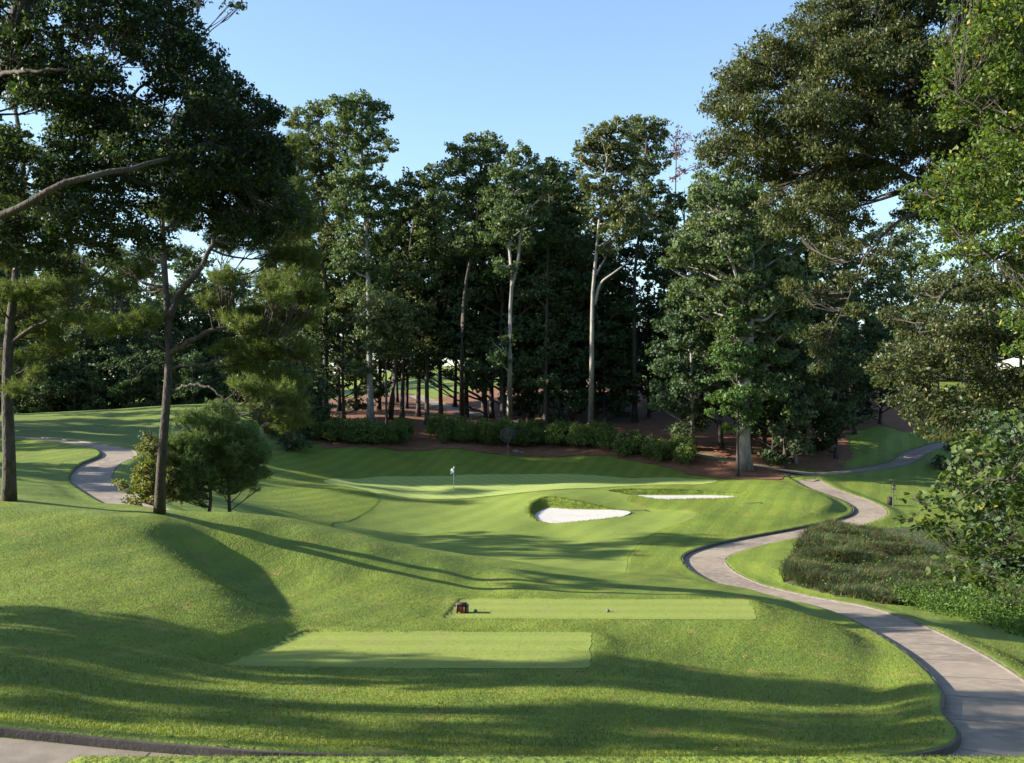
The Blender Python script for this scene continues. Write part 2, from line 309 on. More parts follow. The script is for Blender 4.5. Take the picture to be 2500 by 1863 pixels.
ROWS = {20: '-9 -5.82 -5 -6.05 0 -6.5 4 -6.75', 22: '-10 -5.8 -6 -6.24 -2 -6.5 2 -6.7 5 -6.85 8 -7.0', 25: '-12 -5.74 -9 -6.3 -5 -6.67 0 -6.83 2 -6.87 5 -7.08 8 -7.25 10 -7.35',
        28: '-13 -5.8 -10 -6.3 -7.5 -6.75 -5 -6.92 0 -7.05 2 -7.05 5 -7.35 8 -7.58 10 -7.68', 30: '-14 -5.7 -11 -6.1 -9 -6.5 -7.7 -6.9 -4 -7.1 0 -7.1 2.2 -7.1 4 -7.3 6 -7.6 8 -7.76 10 -7.88',
        32: '-15 -5.67 -12 -5.9 -9.5 -6.3 -8 -6.65 -7 -6.93 -3 -7.1 1 -7.1 2.3 -7.1 4 -7.35 6 -7.7 8 -7.82 10 -7.94 11.3 -8.08', 34: '-16 -5.4 -13 -5.6 -10 -5.93 -8.7 -6.2 -7.6 -6.6 -6.8 -6.88 -3 -7.1 1 -7.1 2.45 -7.12 4 -7.4 6 -7.6 8 -7.65 10 -7.8 12 -8.1',
        36: '-17 -5.04 -14 -5.33 -11 -5.68 -9.6 -5.9 -8.5 -6.5 -7.5 -6.9 -6 -6.98 -3 -7.18 0 -7.28 3 -7.4 6 -7.46 9 -7.5 11 -7.8 12.8 -8.2', 38: '-18 -4.75 -15 -5.12 -13 -5.38 -11.4 -5.58 -10.7 -5.82 -9.6 -6.6 -8.5 -7.02 -7.5 -7.06 -6 -7.06 -4 -7.2 -2 -7.38 2 -7.4 6 -7.4 8.5 -7.4 10 -7.58 12 -8.1 13 -8.4',
        40: '-19 -4.55 -15 -4.87 -13 -5.15 -12.2 -5.4 -11 -6.25 -10 -6.75 -9 -6.98 -8 -7.0 -6 -7.02 -4 -7.14 -2.3 -7.36 2 -7.4 6 -7.4 8.8 -7.4 10.5 -7.7 12 -8.1 13.3 -8.55',
        43.3: '-16 -4.35 -14 -4.6 -13.2 -4.95 -12 -5.8 -10.5 -6.25 -8.5 -6.55 -6 -6.86 -3.5 -7.16', 42: '-20 -4.2 -16 -4.5 -14.3 -4.75 -13.3 -5.3 -12 -6.1 -10 -6.68 -8 -6.85 -6 -6.98 -4 -7.14 -2 -7.42 2 -7.42 6 -7.44 8.6 -7.5 10.5 -7.9 12.5 -8.5', 44.8: '-20.5 -4.1 -16 -4.5 -12.5 -4.95 -10.7 -5.27 -8.5 -5.9 -5.7 -6.58 -3.3 -7.1 -1.5 -7.45 2 -7.55 6 -7.72 9 -7.95 12 -8.55',
        46: '-21 -4.0 -17 -4.42 -11.8 -4.82 -8.5 -5.58 -6 -6.08 -3 -6.75 0 -7.25 3 -7.56 6 -7.8 9 -8.07 12 -8.55', 49: '-22 -4.05 -17 -4.5 -11.8 -4.95 -8.5 -5.55 -6 -6.06 -3 -6.8 0 -7.3 3 -7.65 6 -7.97 9 -8.28 12 -8.62 13.3 -9.0',
        54: '6 -8.35 9 -8.62 11 -8.95 12 -9.1',
        52: '-22 -4.5 -17 -5.0 -12 -5.3 -6 -6.5 -3 -7.0 0 -7.45 4 -8.1 8 -8.6 11 -9.0'}
for yy_, s_ in ROWS.items():
    a = [float(k) for k in s_.split()]
    pts += [(a[k], yy_, a[k + 1]) for k in range(0, len(a), 2)]
for L in (MAIN, BRA, BRB, LEFTP, LOWP):
    pts += [P(*a) for a in L]
pts += [(2, 19.8, -6.75), (6, 20.0, -7.0), (-30, 5, -6), (30, 5, -6.5), (-20, -20, -6), (20, -20, -6), (0, 8, -6.0), (15, 14, -7.0), (-15, 10, -5.6), (45, 20, -8), (-45, 20, -5)]
CPA = np.array(pts)
def warp(x, y): return np.stack([x / (y + 30.0) * 2.2, np.log(y + 30.0)], -1)
_c = warp(CPA[:, 0], CPA[:, 1])
# merge near-duplicates
def _tps_fit(c, z, lam):
    n = len(c); r = np.linalg.norm(c[:, None] - c[None], axis=-1)
    K = r ** 2 * np.log(r + 1e-9) + lam * np.eye(n)
    Pm = np.concatenate([np.ones((n, 1)), c], 1)
    A = np.zeros((n + 3, n + 3)); A[:n, :n] = K; A[:n, n:] = Pm; A[n:, :n] = Pm.T
    return np.linalg.solve(A, np.concatenate([z, np.zeros(3)]))
_w = _tps_fit(_c, CPA[:, 2], 9e-4)
def H0(x, y):
    x = np.asarray(x, float); y = np.maximum(np.asarray(y, float), -25); sh = x.shape
    q = warp(x.ravel(), y.ravel()); out = np.zeros(len(q))
    for s in range(0, len(q), 60000):
        qq = q[s:s + 60000]; r = np.sqrt(((qq[:, None] - _c[None]) ** 2).sum(-1))
        out[s:s + 60000] = (r ** 2 * np.log(r + 1e-9)) @ _w[:-3] + _w[-3] + qq @ _w[-2:]
    out = np.clip(out, -13, 25).reshape(sh)
    # the high back tee on which the picture was taken
    dx = np.maximum(np.maximum(-2.1 - x, x - 14.0), 0); dy = np.maximum(y - 5.3, 0)
    d = np.hypot(dx, dy)
    mound = -1.700 - 0.50 * d - 0.25 * np.clip(-2.1 - x, 0, 1) 
    k = 0.5
    h = np.clip(0.5 + 0.5 * (mound - out) / k, 0, 1)
    return out * (1 - h) + mound * h + k * h * (1 - h)

def G(px, py, y0=8.0, y1=400.0):
    """where the sight line through survey pixel (px,py) meets the ground"""
    Y = np.exp(np.linspace(math.log(y0), math.log(y1), 900))
    X = (px - CX) * Y / F; Z = -(py - HY) * Y / F
    d = Z - H0(X, Y); i = np.argmax(d < 0)
    if not (d < 0).any(): i = len(Y) - 1
    if i == 0: y = Y[0]
    else: y = Y[i - 1] + (Y[i] - Y[i - 1]) * d[i - 1] / (d[i - 1] - d[i] + 1e-9)
    return ((px - CX) * y / F, y)
def gpoly(lst, y0=8.0, s=1.0): return [G(a * s, b * s, y0) for a, b in lst]

def world_line(L): return np.array([P(*a) for a in L])
low = [tuple(k) for k in world_line(LOWP)] + [(-0.8, 18.0, -6.65), (3.5, 18.5, -6.95), (6.8, 19.4, -7.15), (9.2, 20.7, -7.2), (10.6, 22.6, -7.22)]
full_main = np.array(low + [tuple(k) for k in world_line(MAIN[1:])])
PATHS = []
for nm, pts_, w in (('cart_path', full_main, 2.5), ('cart_path', world_line(BRA), 2.3), ('cart_path', world_line(BRB), 2.6), ('cart_path', world_line(LEFTP), 2.5)):
    L = np.linalg.norm(np.diff(pts_[:, :2], axis=0), axis=1).sum()
    c = spline(pts_, int(L / 0.35) + 2)
    z = H0(c[:, 0], c[:, 1])
    kk = 15; zz = np.convolve(np.pad(z, kk, mode='edge'), np.ones(2 * kk + 1) / (2 * kk + 1), 'valid')
    c[:, 2] = zz
    PATHS.append((nm, c, w))

# world rectangles / outlines of the mown surfaces
TEE1 = [(-7.85, 29.35), (2.1, 29.35), (2.45, 34.0), (-6.35, 34.0)]
TEE2 = [(-2.35, 37.5), (8.4, 37.5), (8.9, 41.4), (-1.9, 41.4)]
def _rnd(p, k=.35):
    o = []
    for i in range(len(p)):
        a, b, c = np.array(p[i - 1]), np.array(p[i]), np.array(p[(i + 1) % len(p)])
        u = b + (a - b) / np.linalg.norm(a - b) * k; v = b + (c - b) / np.linalg.norm(c - b) * k
        for t in np.linspace(0, 1, 5): o.append(tuple((1 - t) ** 2 * u + 2 * t * (1 - t) * b + t * t * v))
    return o
TEE1, TEE2 = _rnd(TEE1), _rnd(TEE2)
TEE0 = [(-1.3, -6), (12.0, -6), (12.0, 5.05), (-1.15, 5.05)]
GREEN_PX = [(820, 1168), (900, 1166), (1000, 1163), (1130, 1160), (1300, 1158), (1450, 1161), (1600, 1166), (1745, 1172), (1720, 1181), (1640, 1183), (1530, 1186), (1420, 1192), (1300, 1200), (1200, 1211), (1130, 1217), (1060, 1218), (980, 1212), (900, 1198), (830, 1185), (790, 1176)]
def smooth_poly(p, n=160):
    p = np.array(p)[:, :2]; q = np.concatenate([p[-2:], p, p[:2]])
    a = spline(q, n * 3); 
    d0 = np.linalg.norm(a - p[0], axis=1); i0 = np.argmin(d0[:n * 2]); 
    # cut exactly one loop
    d1 = np.linalg.norm(a[i0 + n:] - p[0], axis=1); i1 = i0 + n + np.argmin(d1)
    return a[i0:i1]
B1_PX = [(1293, 1245), (1298, 1228), (1318, 1217), (1350, 1214), (1400, 1226), (1450, 1238), (1500, 1247), (1530, 1254), (1500, 1267), (1440, 1278), (1370, 1281), (1325, 1272), (1305, 1262)]
B1 = [(1.40, 87.6), (1.65, 89.6), (2.3, 90.9), (3.4, 91.2), (5.1, 90.4), (7.0, 89.7), (8.9, 88.9), (9.5, 88.0), (8.4, 86.4), (6.5, 84.9), (4.2, 84.3), (2.4, 84.8), (1.7, 86.0)]
B2 = [(8.7, 97.6), (9.2, 98.3), (12, 98.5), (15, 98.6), (17.5, 98.2), (19.8, 96.9), (20.6, 95.6), (18, 94.7), (15, 93.7), (12.8, 93.5), (10.8, 94.6), (9.4, 96.4)]
B1 = smooth_poly(B1, 90); B2 = smooth_poly(B2, 90)
def floor1(x, y): return -9.22 + 0.115 * (y - 84.6) + 0.002 * (x - 4) ** 2
def floor2(x, y): return np.minimum(-8.66 + 0.17 * (y - 93.7), -8.28 + 0.02 * (y - 95)) + 0.002 * (x - 14) ** 2

EXTRA = []
def H(x, y, detail=True):
    x = np.asarray(x, float); y = np.asarray(y, float)
    z = H0(x, y)
    # tees: levelled platforms let in a little below the rough
    for poly, zt, drop in ((TEE1, -7.10, 0.10), (TEE2, -7.40, 0.08)):
        xa = min(q[0] for q in poly); xb = max(q[0] for q in poly); drop = .012 + (drop - .012) * (1 - smooth(xa + 1.5, xa + .75 * (xb - xa), x))
        sd = poly_sd(poly, x, y); k = smooth(-1.0, -0.05, sd); z = z * (1 - k) + (zt + drop) * k
        z = z - drop * smooth(-0.08, 0.06, sd)
    if detail:
        nearc = smooth(3, 12, y)
        z = z + nearc * (0.06 * vnoise(x * 0.23 + 9, y * 0.23) + 0.03 * vnoise(x * 0.7, y * 0.7 + 5)) * (1 - smooth(-1, 0.4, poly_sd(TEE1, x, y))) * (1 - smooth(-1, 0.4, poly_sd(TEE2, x, y)))
    for pl_, dr_ in EXTRA: z = z - dr_ * smooth(-0.12, 0.12, poly_sd(pl_, x, y))
    for B, fl, st in ((B1, floor1, .55), (B2, floor2, .8)):
        sd = poly_sd(B, x, y); m = sd > 0
        if m.any():
            f = fl(x[m], y[m]); zz = z[m]
            z[m] = np.minimum(zz, np.maximum(f, zz - st * sd[m] - 0.10 * smooth(0, 0.1, sd[m])))
    for pi_, (nm, c, w) in enumerate(PATHS):
        big = pi_ in (0, 3)
        x0, y0 = c[:, :2].min(0) - 4; x1, y1 = c[:, :2].max(0) + 4
        m = (x > x0) & (x < x1) & (y > y0) & (y < y1)
        if not m.any(): continue
        xx = x[m]; yy = y[m]; dm = np.full(xx.shape, 1e9); zc = np.zeros(xx.shape); ld = np.full(xx.shape, 0.06)
        for i in range(0, len(c) - 2, 2):
            a = c[i]; b = c[min(i + 2, len(c) - 1)]
            n = (np.abs(xx - a[0]) < 5) & (np.abs(yy - a[1]) < 5)
            if not n.any(): continue
            ex, ey = b[0] - a[0], b[1] - a[1]
            t = np.clip(((xx[n] - a[0]) * ex + (yy[n] - a[1]) * ey) / (ex * ex + ey * ey + 1e-9), 0, 1)
            dd = np.hypot(xx[n] - a[0] - t * ex, yy[n] - a[1] - t * ey)
            zn = a[2] + (b[2] - a[2]) * t
            cur = dm[n]; u = dd < cur; cur[u] = dd[u]; dm[n] = cur
            cz = zc[n]; cz[u] = zn[u]; zc[n] = cz
            if big:
                sd_ = ex * (yy[n] - a[1]) - ey * (xx[n] - a[0]); lz = ld[n]; lz[u] = np.where(sd_[u] > 0, 0.18, 0.06); ld[n] = lz
        k = 1 - smooth(w / 2 + 0.15, w / 2 + 1.9, dm)
        z0 = z[m]; z0 = z0 * (1 - k) + (zc + ld) * k
        z0 = z0 - 0.30 * (1 - smooth(w / 2 - 0.08, w / 2 + 0.10, dm))
        z[m] = z0
    return z

GREEN = smooth_poly(gpoly(GREEN_PX, 75), 160)
FAIR_PX = [(900, 1198), (925, 1212), (925, 1228), (900, 1250), (860, 1272), (815, 1288), (1000, 1352), (1300, 1395), (1500, 1410), (1530, 1385), (1540, 1350), (1600, 1300), (1700, 1255), (1560, 1236), (1535, 1215), (1600, 1186), (1420, 1194), (1300, 1202), (1200, 1213), (1130, 1219), (1060, 1220), (980, 1214)]
fp = gpoly(FAIR_PX[:6], 60) + [(-6.5, 60), (1.5, 57), (5.5, 58)] + gpoly(FAIR_PX[9:], 58)
FAIRP = smooth_poly(fp, 200)
EXTRA += [(FAIRP, .07), (GREEN, .035)]
# ground sheet, finer near the camera
NR, NC = 1050, 760
ys = np.exp(np.linspace(math.log(8.0), math.log(730.0), NR)) - 30 + 0
ys = -22 + np.concatenate([np.linspace(0, 26, 120, endpoint=False), 26 + (np.exp(np.linspace(0, 1, NR) * math.log(14.5)) - 1) / 13.5 * 0])[:120]
# rows: dense where the picture looks
r1 = np.linspace(-22, 4, 60, endpoint=False); r2 = np.linspace(4, 16, 90, endpoint=False)
r3 = np.exp(np.linspace(math.log(16), math.log(190), 900, endpoint=False)); r4 = np.exp(np.linspace(math.log(190), math.log(1500), 90))
ys = np.concatenate([r1, r2, r3, r4])
us = np.concatenate([np.linspace(-2.2, -0.52, 90, endpoint=False), np.linspace(-0.52, 0.52, 700, endpoint=False), np.linspace(0.52, 2.2, 91)])
YY, UU = np.meshgrid(ys, us, indexing='ij'); XX = UU * (YY + 26)
ZZ = H(XX, YY)
nr, nc = XX.shape
g = MB(); i = np.arange(nr - 1)[:, None] * nc; j = np.arange(nc - 1)[None]
g.add(np.stack([XX, YY, ZZ], -1).reshape(-1, 3), np.stack([i + j, i + j + 1, i + nc + j + 1, i + nc + j], -1).reshape(-1, 4))
tag(g.build('ground', M['rough'], smooth=True), kind='structure')

def sheet(name, poly, step, off, mat, zf=None, kind='structure', jitter=0.0):
    poly = np.asarray(poly, float)[:, :2]
    per = []
    n = len(poly)
    for k in range(n):
        a, b = poly[k], poly[(k + 1) % n]; m = max(1, int(np.linalg.norm(b - a) / step))
        per += [a + (b - a) * t / m for t in range(m)]
    per = np.array(per)
    if jitter:
        per = per + rng.normal(0, jitter, per.shape)
    x0, y0 = per.min(0); x1, y1 = per.max(0)
    gx, gy = np.meshgrid(np.arange(x0, x1, step), np.arange(y0, y1, step)); sd = poly_sd(per, gx, gy)
    ins = np.stack([gx[sd > step * 0.45], gy[sd > step * 0.45]], -1)
    allp = [Vector(p) for p in per] + [Vector(p) for p in ins]
    r = delaunay_2d_cdt(allp, [(k, (k + 1) % len(per)) for k in range(len(per))], [], 1, 1e-5)
    v = np.array([(p.x, p.y) for p in r[0]]); fc = [f for f in r[2] if len(f) == 3]
    z = (zf or (lambda a, b: H(a, b)))(v[:, 0], v[:, 1]) + off
    mb = MB(); mb.add(np.column_stack([v, z]), None, fc)
    return tag(mb.build(name, mat, smooth=True), kind=kind)

sheet('putting_green', GREEN, 0.5, 0.03, M['green'])
sheet('tee_box', TEE1, 0.2, 0.012, M['tee'], jitter=.025)
sheet('tee_box', TEE2, 0.2, 0.012, M['tee'], jitter=.025)
sheet('tee_box', TEE0, 0.25, 0.012, M['tee'])
sheet('bunker_sand', B1, 0.2, 0.02, M['sand'], floor1)
sheet('bunker_sand', B2, 0.2, 0.02, M['sand'], floor2)
def fair_z(x, y): return H(x, y)
def clip_out(poly, holes): return poly
# fairway sheet: drop triangles that fall into bunkers
def sheet_holes(name, poly, step, off, mat, holes):
    o = sheet(name, poly, step, off, mat)
    import bmesh
    bm = bmesh.new(); bm.from_mesh(o.data)
    fs = list(bm.faces); c = np.array([f.calc_center_median()[:] for f in fs])
    bad = np.zeros(len(fs), bool)
    for h in holes: bad |= poly_sd(h, c[:, 0], c[:, 1]) > -0.25
    bmesh.ops.delete(bm, geom=[f for f, b in zip(fs, bad) if b], context='FACES'); bm.to_mesh(o.data); bm.free()
    return o
sheet_holes('fairway', FAIRP, 0.45, 0.02, M['fairway'], [B1, B2, GREEN])

# mulch under the wood
MUL = [(640, 1048), (720, 1062), (800, 1095), (1000, 1102), (1250, 1112), (1480, 1112), (1600, 1135), (1700, 1162), (1800, 1172), (1900, 1172), (1940, 1160), (1860, 1138), (2050, 1146), (2080, 1110), (2060, 1060), (2150, 1040), (2220, 1060), (2260, 1010), (2180, 950), (2060, 935), (1900, 930), (1500, 934), (1300, 938), (1180, 947), (1100, 967), (1040, 975), (1000, 960), (900, 965), (700, 985), (640, 1010)]
MULP = []
for a, b in MUL: MULP.append(G(a, b, 100, 190))
sheet('mulch_bed', MULP, 0.9, 0.05, M['mulch'], jitter=0.12)
BRP = gpoly([(1912, 1420), (1930, 1360), (1965, 1315), (2010, 1290), (2090, 1294), (2300, 1285), (2520, 1290), (2620, 1500), (2400, 1500), (2250, 1480), (2150, 1474), (2050, 1455)], 45)
sheet('brush_soil', BRP, 0.5, 0.03, M['dark_soil'], jitter=0.1)

# paths and kerbs
def strip(c, o0, o1, z):
    t = unit(np.gradient(c[:, :2], axis=0)); n = np.stack([t[:, 1], -t[:, 0]], -1)
    a = np.column_stack([c[:, :2] + n * o0, c[:, 2] + z[0]]); b = np.column_stack([c[:, :2] + n * o1, c[:, 2] + z[1]])
    return a, b
def ribbon(mb, rows):
    n = len(rows[0]); v = np.concatenate(rows); q = []
    for k in range(len(rows) - 1):
        i = np.arange(n - 1); q.append(np.stack([k * n + i, k * n + i + 1, (k + 1) * n + i + 1, (k + 1) * n + i], -1))
    mb.add(v, np.concatenate(q))
def offs(c, o, z):
    t = unit(np.gradient(c[:, :2], axis=0)); n = np.stack([t[:, 1], -t[:, 0]], -1)
    return np.column_stack([c[:, :2] + n * o, c[:, 2] + z])
JP = gpoly([(1880, 1141), (1935, 1166), (1985, 1178), (2040, 1166), (2120, 1152), (2085, 1144), (1990, 1150), (1930, 1146)], 95)
_cc = np.concatenate([c for _, c, _ in PATHS[:3]])
def junc_z(x, y):
    d = np.hypot(x[:, None] - _cc[None, :, 0], y[:, None] - _cc[None, :, 1]) + .3; wt = d ** -3
    return (wt * _cc[None, :, 2]).sum(1) / wt.sum(1)
sheet('cart_path', JP, 0.4, 0.03, M['path'], junc_z)
for pi, (nm, c, w) in enumerate(PATHS):
    c = c.copy()
    zo = [0.0, 0.012, 0.008, 0.0][pi]
    mb = MB(); ribbon(mb, [offs(c, o, zo) for o in np.linspace(-w / 2 - 0.03, w / 2 + 0.03, 7)])
    tag(mb.build('cart_path', M['path'], smooth=True), kind='structure')
    rngs = {0: ([(0, len(c) - 12, -1), (0, len(c) - 14, 1)]), 1: [(14, len(c), -1), (16, len(c), 1)], 2: [(18, len(c), -1), (10, len(c), 1)], 3: [(0, len(c), -1), (0, len(c), 1)]}[pi]
    for a, b, s in rngs:
        k = c[a:b]; mb = MB()
        hh = (0.16 if s < 0 else 0.055) if pi == 0 else (0.12 if (pi == 3 and s < 0) else 0.07)
        if pi == 1: hh = 0.04
        kw_ = 0.10 if s < 0 else 0.14
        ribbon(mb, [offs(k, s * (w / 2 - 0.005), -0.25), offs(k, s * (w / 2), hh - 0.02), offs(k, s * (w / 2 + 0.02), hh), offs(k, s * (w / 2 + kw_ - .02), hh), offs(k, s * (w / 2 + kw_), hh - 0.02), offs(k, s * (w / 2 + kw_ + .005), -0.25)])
        tag(mb.build('kerb', M['kerb_shade_joint' if s < 0 else 'kerb']), kind='structure')  # left kerbs: shade of the face put into the colour


# sawn joints across the concrete
mbj = MB()
for pi, (nm, c, w) in enumerate(PATHS):
    if pi in (1, 2): continue
    zo = [0.0, 0, 0, 0][pi]
    t = unit(np.gradient(c[:, :2], axis=0)); n_ = np.stack([t[:, 1], -t[:, 0]], -1)
    for k in range(4, len(c) - 4, 10):
        a = np.array([c[k, 0], c[k, 1]]); hw = w / 2 - .02
        q = [a - n_[k] * hw - t[k] * .012, a + n_[k] * hw - t[k] * .012, a + n_[k] * hw + t[k] * .012, a - n_[k] * hw + t[k] * .012]
        mbj.add([(u[0], u[1], c[k, 2] + zo + .005) for u in q], [[0, 1, 2, 3]])
tag(mbj.build('path_joints', M['kerb_shade_joint']), kind='structure')
# ------------------------------------------------------------------ vegetation
def rnd_unit(r, n):
    v = r.normal(size=(n, 3)); return unit(v)

def leaf_cards(mb, c, size, r, aspect=0.55, droop=0.0, up=0.5, fold=False):
    n = len(c)
    nrm = rnd_unit(r, n) + np.array([0, 0, up]); nrm = unit(nrm)
    a = rnd_unit(r, n) + np.array([0, 0, -droop]); a = unit(a - nrm * (a * nrm).sum(-1, keepdims=True))
    b = np.cross(nrm, a); s = size * r.uniform(0.6, 1.25, (n, 1))
    if not fold:
        k = r.uniform(-0.15, 0.15, (n, 1))
        v = np.stack([c - a * s * .5, c + b * s * aspect * .5 + a * s * k, c + a * s * .5, c - b * s * aspect * .5 + a * s * k], 1)
        mb.add(v.reshape(-1, 3), np.arange(n * 4).reshape(-1, 4))
    else:
        up_ = nrm * s * 0.10
        m0 = c - a * s * .5; m1 = c + a * s * .5 - up_ * 0.8; l0 = c - a * s * .22 + b * s * aspect * .42 + up_; l1 = c + a * s * .2 + b * s * aspect * .45 + up_ * .6
        k0 = c - a * s * .22 - b * s * aspect * .42 + up_; k1 = c + a * s * .2 - b * s * aspect * .45 + up_ * .6
        v = np.stack([m0, l0, l1, m1, k1, k0], 1).reshape(-1, 3)
        i = np.arange(n)[:, None] * 6
        mb.add(v, np.concatenate([i + np.array([[0, 3, 2, 1]]), i + np.array([[0, 5, 4, 3]])]))

def blob_clusters(r, c, rad, dens):
    """cluster centres in an ellipsoid, biased towards the shell and the top"""
    n = max(3, int(dens * rad[0] * rad[2] * 6))
    d = rnd_unit(r, n); d[:, 2] = np.where(d[:, 2] < -0.3, d[:, 2] * 0.5, d[:, 2])
    k = r.uniform(0.25, 1.0, (n, 1)) ** 0.5
    return np.array(c) + d * k * np.array(rad)

def curve_to(a, b, r, sag=0.12, n=7):
    a = np.array(a, float); b = np.array(b, float); L = np.linalg.norm(b - a)
    m = (a + b) / 2 + np.array([0, 0, -sag * L]) + r.normal(0, 0.05 * L, 3)
    t = np.linspace(0, 1, n)[:, None]
    p = (1 - t) ** 2 * a + 2 * t * (1 - t) * m + t ** 2 * b
    p[1:-1] += r.normal(0, 0.012 * L, (n - 2, 3))
    return p

def make_foliage(mbl, mbt, blobs, trunk, r, leaf, dens, lpc, rc, aspect=.55, droop=0.0, up=.5, fold=False, limb_r=0.10, twig=0.02, kind='leaf', attach=None, nt_=8):
    tr = np.asarray(trunk[0]); trr = np.asarray(trunk[1])
    for (c, rad) in blobs:
        c = np.array(c)
        # start on the trunk, lower than the blob
        dz = np.hypot(tr[:, 0] - c[0], tr[:, 1] - c[1])
        want = c[2] - 0.55 * dz.min() - rad[2] * 0.4
        i = int(np.argmin(np.abs(tr[:, 2] - want) + 0.15 * dz)); i = min(max(i, 1), len(tr) - 1)
        lr = min(limb_r * (0.6 + 0.5 * rad[0] / 2), trr[i] * 0.7)
        st = tr[i]
        if attach is not None:
            dd = np.linalg.norm(attach[0] - c, axis=1) + 0.8 * np.maximum(0, attach[0][:, 2] - c[2] + .2)
            i = int(np.argmin(dd)); st = attach[0][i]; lr = min(lr, attach[1][i] * .75)
        p = curve_to(st, c, r); tube(mbt, p, np.linspace(lr, max(lr * .25, twig), len(p)), 6, False)
        cl = blob_clusters(r, c, rad, dens)
        for k in r.choice(len(cl), min(nt_, len(cl)), replace=False):
            j = r.integers(3, len(p)); q = curve_to(p[j], cl[k], r, 0.05, 4); tube(mbt, q, np.linspace(max(lr * .22, twig * 1.3), twig * .5, 4), 4, False)
        if kind == 'leaf':
            m = len(cl); cc = np.repeat(cl, lpc, 0); rr = rc * r.uniform(0.55, 1.3, (m, 1)); rr = np.repeat(rr, lpc, 0)
            pos = cc + rnd_unit(r, len(cc)) * (r.uniform(0, 1, (len(cc), 1)) ** 0.45) * rr * np.array([1, 1, .7])
            leaf_cards(mbl, pos, leaf, r, aspect, droop, up, fold)
        else:
            needle_tufts(mbl, cl, r, leaf, lpc, rc)

def needle_tufts(mb, cl, r, length, npt, rc, wid=None):
    n = len(cl); wid = wid or length * 0.09
    ax = unit(rnd_unit(r, n) * 0.8 + np.array([0, 0, .55]))
    # each shoot: needles leave along a short twig
    cc = np.repeat(cl, npt, 0); a = np.repeat(ax, npt, 0); t = r.uniform(0, 1, (len(cc), 1))
    o = cc + a * t * rc
    d = unit(a * r.uniform(.2, 1.0, (len(cc), 1)) + rnd_unit(r, len(cc)) * 0.9)
    L = length * r.uniform(.6, 1.1, (len(cc), 1)); s = unit(np.cross(d, rnd_unit(r, len(cc)))) * wid * .5
    v = np.stack([o - s, o + s, o + d * L], 1).reshape(-1, 3)
    mb.add(v, None, np.arange(len(cc) * 3).reshape(-1, 3))

def in_poly(poly, x, y):
    return poly_sd(poly, np.atleast_1d(np.array(x, float)), np.atleast_1d(np.array(y, float)))

def crown_blobs(poly, Y, r, br, thick, spacing=0.9, skip=0.0, jit=0.35, flat=0.8):
    """poly: crown outline in metres (X,Z) in the plane y=Y of the tree; returns volume filling blobs"""
    poly = np.array(poly); out = []
    x0, z0 = poly.min(0); x1, z1 = poly.max(0); st = br * spacing * 1.25
    for x in np.arange(x0, x1 + st, st):
        for z in np.arange(z0, z1 + st, st):
            xx = x + r.uniform(-jit, jit) * st; zz = z + r.uniform(-jit, jit) * st
            d = float(in_poly(poly, xx, zz)[0])
            if d < br * 0.35 or r.random() < skip: continue
            T = thick * math.sqrt(max(0.05, min(1, d / (br * 2.5))))
            R = min(br * r.uniform(.75, 1.25), max(d * 1.05, br * .45))
            m = 1 if T < br * 1.2 else 2
            ys_ = [Y + r.uniform(-1, 1) * T] if m == 1 else [Y - r.uniform(.25, 1) * T, Y + r.uniform(.25, 1) * T]
            for y in ys_: out.append(((xx, y, zz), (R, R, R * flat)))
    return out

def vpoly(lst, Y): return [(V(a, b, Y)[0], V(a, b, Y)[2]) for a, b in lst]

def trunk_line(pts, r0, r1, flare=1.6, n=16):
    p = spline(pts, n); t = np.linspace(0, 1, n)
    rad = r0 + (r1 - r0) * t ** 0.9; h = p[:, 2] - p[0, 2]
    rad = rad * (1 + (flare - 1) * np.exp(-h / 0.7))
    return p, rad

def tree(name, label, cat, base, top_pts, r0, r1, blobs, leafm, barkm, r, group=None, tubes=(), flare=1.5, limbs=(), **kw):
    """thing > trunk (with its limbs), crown"""
    bx, by = base[:2]; bz = float(H(np.array([bx]), np.array([by]))[0])
    pts_ = [(bx, by, bz - 0.25)] + list(top_pts)
    p, rad = trunk_line(pts_, r0, r1, flare)
    mt = MB(); ml = MB(); tube(mt, p, rad, 12)
    e = empty(name, (bx, by, bz), label, cat, group)
    for L, ra, rb in tubes:
        q = spline(L, 18); tube(mt, q, np.linspace(ra, rb, 18), 8)
    at_p, at_r = [p], [rad]
    for k, (L, ra, rb) in enumerate(limbs):
        q = spline(L, 22); q[3:-1] += r.normal(0, 0.02, (len(q) - 4, 3)); ml_ = MB(); at_p.append(q[2:]); at_r.append(np.linspace(ra, rb, 22)[2:]); tube(ml_, q, np.linspace(ra, rb, 22) ** 1.0, 10)
        lo = ml_.build('limb', barkm, e, True, (bx, by, bz))
    if limbs: kw['attach'] = (np.concatenate(at_p), np.concatenate(at_r))
    make_foliage(ml, mt, blobs, (p, rad), r, **kw)
    mt.build('trunk', barkm, e, True, (bx, by, bz)); ml.build('crown', leafm, e, False, (bx, by, bz))
    return e

def R(s): return np.random.default_rng(s)
def vb(lst, Y, r, jy=2.5, flat=.85, k=1.4):
    """blobs from (vx,vy,rx,ry) measured at distance Y"""
    out = []
    for a, b, rx, ry in lst:
        y = Y + r.uniform(-jy, jy); x, _, z = V(a, b, y); s = S * y / F
        n = max(1, int(round(max(rx, ry) / 28.0)))
        out.append(((x, y, z), (rx * s * k, (rx + ry) / 2 * s * k, ry * s * k)))
    return out

# ---- far and middle wood: hand placed front row (survey positions)
FARK = dict(leaf=0.36, dens=2.0, lpc=26, rc=0.62, aspect=.7, limb_r=0.16, twig=0.05)
r = R(11)
